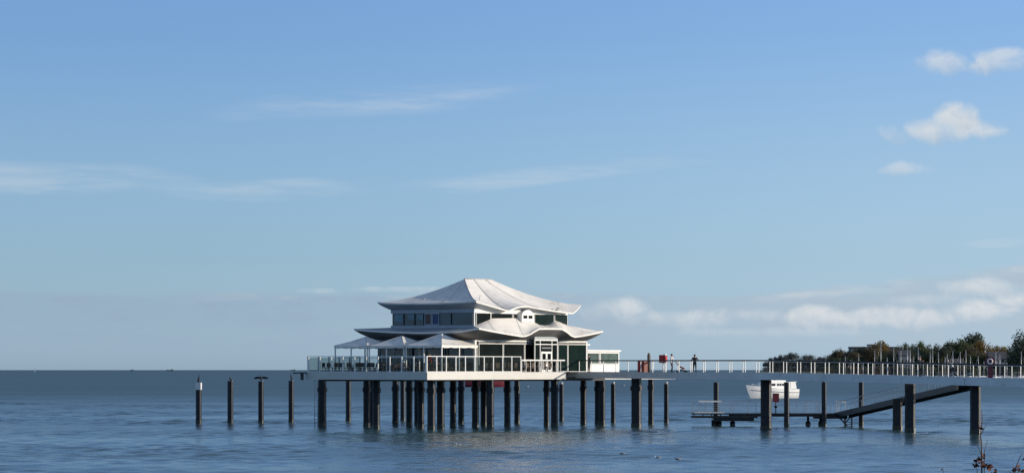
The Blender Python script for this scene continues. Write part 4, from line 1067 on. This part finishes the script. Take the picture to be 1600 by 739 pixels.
def gull(loc_, rz, label, float_=True, sc=1.0, dark=False):
    V = [(0, .0, .07), (0, -.10, .10), (0, .12, .10), (0, .24, .11), (0, -.15, .17), (0, -.18, .21)]
    me = skin_mesh('gull', V, [(0, 1), (0, 2), (2, 3), (1, 4), (4, 5)], [.075, .065, .055, .015, .035, .038], 1, 0); me.materials.append(M['gull_grey'] if dark else M['gull'])
    for f_ in me.polygons: f_.use_smooth = True
    o = bpy.data.objects.new('gull', me); col.objects.link(o); o.location = loc_; o.rotation_euler = (0, 0, rz); o.scale = (sc,) * 3; tag(o, label, 'bird')
    for s in (-1, 1):
        MB().ball((s * .06, .07, .12), (.03, .17, .05), 8, 6).build('wing', M['gull_grey'], o)
    MB().tube([(0, -.21, .21), (0, -.27, .20)], [.014, .005], 6).build('bill', M['bill'], o)
    if not float_:
        for s in (-.03, .03): MB().tube([(s, 0, .02), (s, 0, -.08)], .008, 5).build('leg', M['bill'], o)
    return o
for px, py, lb, dk_ in ((716, 696, 'white gull floating on the water in front of the platform', False), (972, 710, 'grey gull on the water, left one of three at the lower right of the platform', True), (1027, 716, 'middle one of three small gulls on the water below the footbridge', False), (1060, 718.5, 'right one of three small gulls on the water below the footbridge', True)):
    Y = Y_water(py); gull((X_of(px, Y), Y, -.02), R(rnd.choice((70, -70)) + rnd.uniform(-20, 20)), lb, sc=1.0, dark=dk_)
for px, py, lb in ((824, 605, 'white gull on the water seen between the platform piles'), (974, 603, 'distant white gull on the water under the footbridge')):
    Y = Y_water(py); gull((X_of(px, Y), Y, 0), R(80), lb, sc=2.2)
gull(D5 + Vector((0, 0, .08)), R(80), 'gull with white head perched on the lone pile behind the platform', False, 1.3)
def roof_bird(px, w, label, dark=True, left=False):
    if left:
        j = min(range(len(oL)), key=lambda j: abs((lambda q: CX + F * q[0] / q[1])(Nn + BX * oL[j].x + AX * oL[j].y) - px)); p_ = roofpt(oL, [r1] * len(oL), j, w, UEX, .08)
    else:
        j = col_at(oR, px); p_ = roofpt(oR, ri, j, w, UEX, .08)
    q = Nn + BX * p_.x + AX * p_.y; o = gull((q.x, q.y, p_.z), R(rnd.uniform(60, 120)), label, False, .55, dark)
    if dark: o.data.materials[0] = M['black']
roof_bird(875, .12, 'dark bird on the upper roof, left one of the small row'); roof_bird(879, .07, 'dark bird lowest on the upper roof slope, near the eave'); roof_bird(887, .14, 'dark bird in the middle of the row on the upper roof'); roof_bird(899, .20, 'dark bird at the right end of the row on the upper roof')
roof_bird(640, .30, 'white gull on the left slope of the upper roof', False, True)

# ================================================================== BOATS
def hull_mb(L, B, Hh, sheer=.35, stern=.75):
    m = MB(); rows = []; n = 14
    for i in range(n + 1):
        u = i / n; x = -L / 2 + L * u                       # bow at -x
        w = B / 2 * (min(1, (u / .42)) ** .62 if u < .42 else 1 - (1 - stern) * ((u - .42) / .58) ** 2)
        w = max(w, .02); top = Hh + sheer * (1 - u) ** 2
        rake = -.10 * L * (1 - u) ** 6
        rows.append([(x + rake, -w, top), (x + rake * .6, -w * .92, top * .5), (x, -w * .75, .02), (x + .3 * (1 - u), -w * .3, -.4), (x + .3 * (1 - u), 0, -.5), (x + .3 * (1 - u), w * .3, -.4), (x, w * .75, .02), (x + rake * .6, w * .92, top * .5), (x + rake, w, top)])
    m.grid(rows); m.smooth = False
    m.poly(rows[-1]); m.poly([r[0] for r in rows] + [r[-1] for r in reversed(rows)])
    return m, rows
Y = Y_water(621.8); BXc = X_of(1208, Y)
yt = empty('motor_yacht', (BXc, Y, 0), R(32), 'white motor yacht with a blue line seen under the footbridge', 'motor yacht')
m, _ = hull_mb(11.2, 3.4, 1.8, .85); m.build('hull', M['boat_white'], yt)
st = MB(); rows = []
for u in range(15):
    uu = u / 14; x = -5.6 + 11.2 * uu; w = 1.7 * (min(1, (uu / .42)) ** .62 if uu < .42 else 1 - .25 * ((uu - .42) / .58) ** 2); tp_ = 1.8 + .85 * (1 - uu) ** 2
    rk = -1.04 * (1 - uu) ** 6
    rows.append([(x + rk * .7, -w * .965 - .03, tp_ * .62 + .06), (x + rk * .7, -w * .955 - .03, tp_ * .62 - .06)])
st.grid(rows); st.build('stripe', M['boat_blue'], yt)
cb = MB(); cb.prism([(-3.0, -1.0), (-2.2, -1.2), (3.3, -1.3), (3.3, 1.3), (-2.2, 1.2), (-3.0, 1.0)], 1.8, 3.15); cb.prism([(-1.9, -1.1), (3.4, -1.38), (3.4, 1.38), (-1.9, 1.1)], 3.151, 3.25); cb.build('cabin', M['boat_white'], yt)
cb2 = MB(); P_ = [(-1.5, 1.0, 3.251), (2.3, 1.15, 3.251), (2.1, 1.0, 4.25), (-.7, .9, 4.25)]; q_ = [(x, -y, z) for x, y, z in P_]
cb2.poly(q_); cb2.poly(P_[::-1])
for i in range(4): j = (i + 1) % 4; cb2.poly([P_[i], P_[j], q_[j], q_[i]])
cb2.build('flybridge', M['boat_white'], yt); MB().box(-.9, 2.6, -1.1, 1.1, 4.252, 4.34).build('hard_top', M['boat_white'], yt)
for x in (-2.3, -1.2, .1, .7, 1.3, 2.2): MB().box(x, x + (.8 if x < 0 else .38), -1.33, -1.25, 2.5, 2.9).build('window', M['glass_dark'], yt)
for x in (-.6, .5): MB().box(x, x + .8, -1.12, -1.02, 3.6, 4.0).build('window', M['glass_dark'], yt)
aw = MB(); aw.box(3.4, 5.0, -1.25, 1.25, 3.2, 3.28); aw.bar((4.8, -1.1, 1.8), (4.6, -1.1, 3.2), .07, .07); aw.bar((4.8, 1.1, 1.8), (4.6, 1.1, 3.2), .07, .07); aw.poly([(3.4, -1.27, 3.2), (4.6, -1.27, 3.2), (4.9, -1.27, 1.9), (3.4, -1.27, 1.9)]); aw.build('awning', M['boat_white'], yt)
rl = MB()
for k in range(7): x = -5.0 + k * .5; w = 1.7 * min(1, ((x + 5.2) / 10.4 / .42)) ** .62; zt2 = 1.55 + .75 * (1 - (x + 5.2) / 10.4) ** 2; rl.tube([(x, -w * .9, zt2), (x, -w * .9, zt2 + .6)], .02, 5)
rl.tube([(-5.4, 0, 2.9), (-5.0, -.35, 2.85), (-4.0, -1.0, 2.75), (-2.0, -1.45, 2.55)], .025, 5); rl.tube([(-5.4, 0, 2.9), (-5.0, .35, 2.85), (-4.0, 1.0, 2.75), (-2.0, 1.45, 2.55)], .025, 5)
rl.build('bow_rail', M['boat_white'], yt)
MB().tube([(-.0, 0, 4.34), (.1, 0, 5.3)], .03, 6).build('mast', M['boat_white'], yt)
Y = Y_water(604.2)
rbt = empty('red_boat', (X_of(758, Y), Y, 0), R(184), 'red hulled fishing boat half hidden behind the platform piles', 'fishing boat')
m, _ = hull_mb(13, 4.2, 1.9, .9, .85); m.build('hull', M['red_dark'], rbt)
MB().box(1.0, 4.2, -1.4, 1.4, 2.0, 4.0).build('wheelhouse', M['house_grey'], rbt); MB().tube([(-1, 0, 1.9), (-1, 0, 5.2)], .08, 8).build('mast', M['dark_steel'], rbt)
for x in (1.3, 2.3, 3.3): MB().box(x, x + .6, -1.42, -1.4, 3.0, 3.6).build('window', M['glass_dark'], rbt)
# ships on the horizon
for px, L_, lb in ((266, 20, 'tiny dark ship on the horizon left of the lone piles'), (458, 14, 'tiny dark ship on the horizon just left of the platform'), (206, 10, 'faint tiny ship on the horizon, second from the left edge')):
    Y = 9000; t = empty('distant_ship', (X_of(px, Y), Y, 0), 0, lb, 'ship')
    m, _ = hull_mb(L_, 4, 2.2, .6, .9); m.build('hull', M['dark_steel'], t); MB().box(L_ * .1, L_ * .35, -1.5, 1.5, 2.2, 4.6).build('bridge_house', M['house_grey'], t)
bu = empty('channel_buoy', (X_of(54, 6000), 6000, 0), 0, 'faint thin beacon on the horizon at the far left', 'beacon')
MB().tube([(0, 0, -1), (0, 0, 1.2)], 1.3, 12).build('float', M['grey_panel'], bu); MB().tube([(0, 0, 1.2), (0, 0, 9)], [.5, .25], 8).build('mast', M['grey_panel'], bu)
# marina sailing boats
def make_sail(h, Lh):
    t = empty('sailing_boat', (0, 0, 0)); m, _ = hull_mb(Lh, 2.9, 1.15, .4); m.build('hull', M['boat_white'], t)
    MB().box(-1.2, 1.4, -.7, .7, 1.2, 1.65).build('cabin', M['boat_white'], t)
    MB().tube([(-.6, 0, 1.2), (-.6, 0, h)], [.19, .13], 8).build('mast', M['steel'], t); MB().tube([(-.6, 0, 2.3), (3.0, 0, 2.2)], .14, 6).build('boom', M['boat_blue'], t)
    MB().tube([(-Lh / 2, 0, 1.5), (-.6, 0, h * .96)], .03, 4).build('forestay', M['steel'], t)
    return t
MAST = [(1319, 556), (1331, 562), (1340, 553), (1365, 547), (1378, 535), (1385, 558), (1395, 543), (1409, 546), (1416, 539), (1424, 545), (1429, 556), (1433, 542), (1441, 562), (1452, 550), (1459, 547), (1468, 550), (1475, 557), (1482, 552), (1490, 547), (1502, 551), (1511, 548), (1515, 556), (1530, 556), (1536, 564), (1555, 551), (1564, 552), (1575, 566), (1594, 551), (1600, 560), (1350, 566), (1448, 566), (1545, 566)]
first = {}
for i, (px, ty) in enumerate(MAST):
    Y = 1780 + rnd.uniform(-60, 60); h = Z_of(ty, Y); key = round(h)
    if key not in first: first[key] = make_sail(h, rnd.uniform(8, 11)); o = first[key]; 
    else: o = copy_tree(first[key])
    o.location = (X_of(px, Y) , Y, 0); o.rotation_euler = (0, 0, rnd.uniform(-.9, .9) + (math.pi if rnd.random() < .5 else 0))
    lb = 'moored sailing boat in the marina, one of many bare masts behind the bridge railing'
    if px == 1378: lb = 'sailing boat with the tallest mast, in front of the rounded golden brown tree'
    if px == 1416: lb = 'sailing boat with a tall mast just left of the person with a pale cap'
    if px == 1594: lb = 'sailing boat in front of the dark trees at the right edge'
    lb = {1365: 'sailing boat whose mast stands just left of the rounded golden brown tree', 1395: 'sailing boat whose mast stands right of the golden brown tree, left of the gabled house', 1433: 'sailing boat whose mast rises right beside the person in black', 1459: 'sailing boat with the taller mast midway between the two walking people', 1490: 'sailing boat whose mast rises right above the person bending forward', 1502: 'sailing boat with the tall mast right of the bending person', 1530: 'sailing boat whose mast stands left of the red lifebuoy board', 1564: 'sailing boat with the mast in front of the wide grey roofed house', 1319: 'leftmost sailing boat mast in front of the shore wood'}.get(px, lb)
    tag(o, lb, 'sailing boat', 'sailing boats moored in the marina')

# ================================================================== FAR SHORE: houses and trees
def house(px0, px1, ytop, yeave, Y, label, wm, rm, flat=False, depth=10):
    x0_, x1_ = X_of(px0, Y), X_of(px1, Y); ze_, zt3 = Z_of(yeave, Y), Z_of(ytop, Y); wd = x1_ - x0_
    t = empty('house', (x0_, Y, 3), 0, label, 'building')
    MB().box(0, wd, 0, depth, -3, ze_ - 3).build('wall', wm, t)
    if flat: MB().box(-.4, wd + .4, -.4, depth + .4, ze_ - 3 + .004, zt3 - 3).build('roof', rm, t)
    else:
        m = MB(); a = ze_ - 3 + .004; b = zt3 - 3
        m.poly([(-.5, -.5, a), (wd + .5, -.5, a), (wd + .5, depth / 2, b), (-.5, depth / 2, b)]); m.poly([(-.5, depth + .5, a), (-.5, depth / 2, b), (wd + .5, depth / 2, b), (wd + .5, depth + .5, a)])
        m.poly([(-.5, -.5, a), (-.5, depth / 2, b), (-.5, depth + .5, a)]); m.poly([(wd + .5, -.5, a), (wd + .5, depth + .5, a), (wd + .5, depth / 2, b)]); m.poly([(-.5, -.5, a), (-.5, depth + .5, a), (wd + .5, depth + .5, a), (wd + .5, -.5, a)])
        m.build('roof', rm, t)
    n = max(2, int(wd / 3.2)); fl = max(1, int((ze_ - 1) / 3))
    for f_ in range(fl):
        for k in range(n):
            x = (k + .5) * wd / n; z = -1.6 + 3 + (f_ * 3.0) - .4
            if z + 1.4 < ze_ - 3: MB().box(x - .7, x + .7, -.06, .0, z, z + 1.4).build('window', M['glass_dark'], t)
    return t
house(1330, 1404, 541.5, 544, 2120, 'long grey flat roofed block above the trees', M['house_grey'], M['roof_tile'], True, 16)
house(1356, 1366, 537.6, 538.6, 2110, 'small pale box building on the flat roofed block left of the golden tree', M['house_white'], M['house_grey'], True, 5)
house(1405, 1422, 547, 555, 1985, 'pale gabled house among trees behind the tall masts', M['house_grey'], M['roof_tile'])
house(1546, 1580, 549, 560, 1985, 'wide house with dark grey roof left of the right edge trees', M['house_grey'], M['roof_tile'])
house(1583, 1600, 556, 566, 1960, 'small pale gabled house at the right edge', M['house_white'], M['house_grey'])
house(1486, 1506, 560, 567, 1975, 'low boathouse with dark roof behind the middle masts', M['house_grey'], M['roof_tile'])

def crown_mesh(name, seed, m, w=1.0, shape='round', nleaf=2400):
    rg = random.Random(seed); mb = MB(); lumps = []
    if shape == 'round':
        for k in range(16):
            a = rg.uniform(0, 6.28); r = rg.uniform(.05, .34); z = rg.uniform(.16, .82); lumps.append((Vector((r * math.cos(a), r * math.sin(a), z)), rg.uniform(.15, .26) * (1.15 - .45 * abs(z - .5))))
        lumps.append((Vector((0, 0, .62)), .30))
    elif shape == 'dome':
        for k in range(14):
            a = rg.uniform(0, 6.28); r = rg.uniform(.1, .40); lumps.append((Vector((r * math.cos(a), r * math.sin(a), .45 + .38 * math.sqrt(max(0, 1 - (r / .5) ** 2)) * rg.uniform(.5, .95))), rg.uniform(.13, .2)))
        lumps.append((Vector((0, 0, .58)), .34)); lumps += [(Vector((.3 * math.cos(a_), .3 * math.sin(a_), .26)), .2) for a_ in (0, 1.3, 2.6, 3.9, 5.1)]
    else:
        for k in range(15):
            z = .15 + .78 * k / 14; r = .30 * (1 - z) ** .7 + .03; a = rg.uniform(0, 6.28); lumps.append((Vector((r * .6 * math.cos(a), r * .6 * math.sin(a), z)), r * .8 + .03))
    for k in range(nleaf):
        c, r = rg.choice(lumps); d = Vector((rg.gauss(0, 1), rg.gauss(0, 1), rg.gauss(0, 1))).normalized(); p = c + d * r * (rg.random() ** .3) * rg.uniform(.86, 1.08)
        s = rg.uniform(.014, .030); nrm = (d + Vector((rg.gauss(0, .42), rg.gauss(0, .42), rg.gauss(0, .42)))).normalized(); u = nrm.orthogonal().normalized(); v = nrm.cross(u)
        a = rg.uniform(0, 6.28); u, v = u * math.cos(a) + v * math.sin(a), v * math.cos(a) - u * math.sin(a)
        mb.poly([p + u * s, p + v * s * .8, p - u * s, p - v * s * .8])
    return mb.mesh(name, m)
def trunk_mesh(seed):
    rg = random.Random(seed); mb = MB(); mb.tube([(0, 0, -.12), (0, 0, .25), (.01, .01, .5), (0, .01, .75)], [.035, .028, .018, .006], 8)
    for k in range(6):
        a = rg.uniform(0, 6.28); z = rg.uniform(.2, .5); mb.tube([(0, 0, z), (.14 * math.cos(a), .14 * math.sin(a), z + .14), (.27 * math.cos(a), .27 * math.sin(a), z + .26)], [.014, .009, .004], 5)
    return mb.mesh('trunk', M['bark'])
CR = {}
for kname in LEAF:
    for sh in ('round', 'dome', 'cone'):
        if sh == 'cone' and kname not in ('dark',): continue
        CR[(kname, sh)] = [crown_mesh('crown', hash((kname, sh)) % 1000 + k if False else (len(kname) * 31 + len(sh) * 7 + k), LEAF[kname], 1, sh) for k in range(3)]
TR = [trunk_mesh(k) for k in range(3)]
def tree(px, ty, wpx, kind, shape, Y, label, ground=3.0, group=None, by=None):
    z1 = Z_of(ty, Y); Hh = z1 - ground; wd = wpx / F * Y
    t = empty('tree', (X_of(px, Y), Y, ground), rnd.uniform(0, 6.28), label, 'tree', group)
    c = bpy.data.objects.new('crown', rnd.choice(CR[(kind, shape)])); col.objects.link(c); c.parent = t
    wd *= 1.18
    zs_ = sorted(v.co.z for v in c.data.vertices); xs_ = sorted(abs(v.co.x) for v in c.data.vertices)
    k = wd / (2 * xs_[int(len(xs_) * .985)]); c.scale = (k, k, Hh / zs_[int(len(zs_) * .997)])
    u = bpy.data.objects.new('trunk', rnd.choice(TR)); col.objects.link(u); u.parent = t; u.scale = (Hh * .75, Hh * .75, Hh)
    return t
FAR = 3600
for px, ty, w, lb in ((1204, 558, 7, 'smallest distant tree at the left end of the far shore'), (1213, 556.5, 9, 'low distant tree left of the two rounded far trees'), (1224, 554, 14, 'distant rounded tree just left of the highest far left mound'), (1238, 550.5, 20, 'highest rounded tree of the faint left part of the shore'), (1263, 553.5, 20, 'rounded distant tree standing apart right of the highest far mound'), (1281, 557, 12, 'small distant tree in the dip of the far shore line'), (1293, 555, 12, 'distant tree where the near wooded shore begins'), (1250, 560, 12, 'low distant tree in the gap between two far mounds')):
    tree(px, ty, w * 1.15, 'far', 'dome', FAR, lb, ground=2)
BIG = [(1311, 545, 26, 'brown', 'dome', 2080, 'brown domed tree at the left end of the near wooded shore'), (1298, 553, 18, 'brown', 'round', 2100, 'lower brown tree left of the brown domed tree'),
       (1336, 550, 20, 'brown', 'dome', 2030, 'olive brown tree below the left end of the flat roofed block'), (1375.5, 532, 25, 'gold', 'dome', 2050, 'tall golden brown domed tree rising above the flat roofed block'),
       (1412, 536, 24, 'green', 'round', 2100, 'green tree left of the person in black, behind the gabled house'), (1437, 532.5, 24, 'green', 'dome', 2090, 'green domed tree above the person in black'),
       (1460, 537, 24, 'brown', 'round', 2090, 'brownish tree in the dip right of the person in black'), (1483, 532, 27, 'green', 'dome', 2040, 'mid green tree at the left of the big round crown'),
       (1503, 530.5, 27, 'green', 'dome', 2030, 'bright green domed tree in front of the big round crown'), (1520, 519.5, 38, 'dark', 'dome', 2160, 'tallest big dark green tree rounded above all others'),
       (1533, 532, 28, 'gold', 'dome', 2050, 'golden tree just right under the tallest dark crown'), (1560, 540, 30, 'gold', 'dome', 2060, 'orange gold low tree above the lifebuoy stand'),
       (1597, 516, 36, 'dark', 'round', 1900, 'large near black green tree at the right edge'), (1590, 527, 28, 'dark', 'round', 1920, 'dark tree forming the left flank of the right edge trees'), (1581, 541, 16, 'dark', 'round', 1930, 'small dark tree at the foot of the right edge trees'), (1618, 520, 34, 'dark', 'round', 1900, 'dark tree beyond the right edge tree')]
for px, ty, w, kd, sh, Y, lb in BIG: tree(px, ty, w, kd, sh, Y, lb)
for i in range(84):
    px = 1296 + 316 * (i + rnd.random() * .9) / 84; y0 = interp([(1296, 560), (1330, 549), (1345, 544), (1370, 543.5), (1400, 544), (1440, 544), (1480, 543), (1510, 541), (1545, 546), (1570, 553), (1610, 540)], px)
    kd = rnd.choice(['green', 'dark', 'dark', 'brown', 'green', 'brown']); 
    lb = {'green': 'green tree in the dense mass behind the marina masts', 'dark': 'dark green tree in the dense mass behind the marina masts', 'brown': 'brownish tree in the dense mass behind the marina masts'}[kd]
    tree(px, y0 + rnd.uniform(-3, 9), rnd.uniform(17, 26), kd, rnd.choice(['round', 'dome']), 2010 + rnd.uniform(-20, 110), lb, group={'green': 'green trees of the shore wood', 'dark': 'dark trees of the shore wood', 'brown': 'brownish trees of the shore wood'}[kd])
for i in range(12):
    px = 1326 + 78 * i / 11; kd = rnd.choice(['green', 'dark', 'brown'])
    tree(px, 545.5 + rnd.uniform(-1.2, 2.5), rnd.uniform(17, 24), kd, 'dome', 2045 + rnd.uniform(-10, 20), {'green': 'green tree right below the flat roofed block', 'dark': 'dark tree right below the flat roofed block', 'brown': 'brownish tree right below the flat roofed block'}[kd], group='trees below the flat roofed block')
for i in range(34):
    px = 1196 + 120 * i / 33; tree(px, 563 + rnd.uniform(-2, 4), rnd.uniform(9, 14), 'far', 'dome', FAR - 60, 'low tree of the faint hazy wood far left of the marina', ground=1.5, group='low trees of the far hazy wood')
for i in range(46):
    px = 1290 + 330 * i / 45; tree(px, 571 + rnd.uniform(-2, 4), rnd.uniform(10, 16), rnd.choice(['green', 'brown', 'dark']), 'dome', 1960 + rnd.uniform(-15, 15), 'low bush along the waterside behind the marina', ground=1.0, group='bushes along the marina shore')

# ================================================================== FOREGROUND TWIGS
def twig_plant(name, stems, label, Y=12.0, gz=4.2):
    "stems: list of (points px,py,  base px), leaves: list of (px,py,size)"
    base = Vector((X_of(stems[0]['base'], Y), Y, gz)); t = empty(name, base, 0, label, 'plant')
    sm_ = MB(); lf = MB()
    for s in stems:
        pts = [Vector((X_of(px, Y + dy), Y + dy, Z_of(py, Y + dy))) - base for px, py, dy in s['pts']]
        root_ = s.get('root')
        if root_ is None: pts = [Vector((X_of(s['base'], Y), Y, gz - .05)) - base] + pts
        k = len(pts); r0 = s.get('r', .0045) * .62
        sm_.tube(pts, [r0 * (1 - .7 * i / (k - 1)) for i in range(k)], 6)
    t_s = sm_.build('stem', M['twig'], t)
    rg = random.Random(5)
    for s in stems:
        for px, py, size in s.get('leaves', ()):
            c = Vector((X_of(px, Y), Y + rg.uniform(-.02, .02), Z_of(py, Y))) - base; lf = MB()
            for q in range(6):
                d = Vector((rg.gauss(0, 1), rg.gauss(0, .8), rg.gauss(.2, .7))).normalized(); u = (d.orthogonal().normalized() * math.cos(q) + d.cross(d.orthogonal().normalized()) * math.sin(q)); nn_ = d.cross(u)
                L_ = size / F * Y * rg.uniform(.38, .62); wv = L_ * .34; o_ = c + d * L_ * .05
                spine = [o_, o_ + d * L_ * .35 + nn_ * L_ * .08, o_ + d * L_ * .7 + nn_ * L_ * .02, o_ + d * L_ - nn_ * L_ * .12]
                ws = [.15, 1.0, .8, .0]
                lf.grid([[p_ - u * wv * k_ + nn_ * wv * .3 * k_ for p_, k_ in zip(spine, ws)], spine, [p_ + u * wv * k_ + nn_ * wv * .3 * k_ for p_, k_ in zip(spine, ws)]])
            lf.build('leaf_cluster', M['dry_leaf'], t)
    return t
twig_plant('dry_shrub', [
    dict(base=1533, r=.006, pts=[(1534, 760, 0), (1534, 715, 0), (1533.5, 690, 0), (1532, 678, 0), (1535, 655, .02), (1534, 640, .02)], leaves=[(1535, 716, 17), (1540, 730, 20), (1530, 668, 12), (1532, 722, 10)]),
    dict(base=1533, root=1, r=.0028, pts=[(1533, 678, 0), (1538, 669, 0), (1543, 661, 0)]),
    dict(base=1533, root=1, r=.0028, pts=[(1534, 712, 0), (1530, 702, 0), (1526, 692, 0)]),
    dict(base=1537, r=.004, pts=[(1538, 745, .02), (1538, 705, .02), (1543, 686, .02)], leaves=[(1538, 713, 9), (1543, 728, 12)]),
    dict(base=1527, r=.004, pts=[(1527, 748, 0), (1526, 722, 0)], leaves=[(1526, 723, 16), (1524, 727, 10)]),
    dict(base=1552, r=.003, pts=[(1552, 750, 0), (1553, 738, 0)], leaves=[(1554, 737, 14), (1551, 738, 12)])],
    'dry shrub with reddish brown leaves and bare twigs at the lower right')
twig_plant('dry_shrub', [
    dict(base=1580, r=.005, pts=[(1580, 752, 0), (1586, 733, 0), (1592, 718, 0), (1598, 706, 0)], leaves=[(1590, 733, 18), (1594, 736, 12), (1600, 716, 13)]),
    dict(base=1580, root=1, r=.0025, pts=[(1582, 740, 0), (1575, 734, 0)]), dict(base=1580, root=1, r=.0025, pts=[(1588, 729, 0), (1596, 724, 0)])],
    'leaning dark twig with a few dry leaves in the bottom right corner')
twig_plant('dry_shrub', [dict(base=1476, r=.003, pts=[(1475, 745, 0), (1474, 736, 0), (1472, 732, 0)], leaves=[(1473, 733, 5)])], 'single short twig tip at the bottom edge left of the shrub')
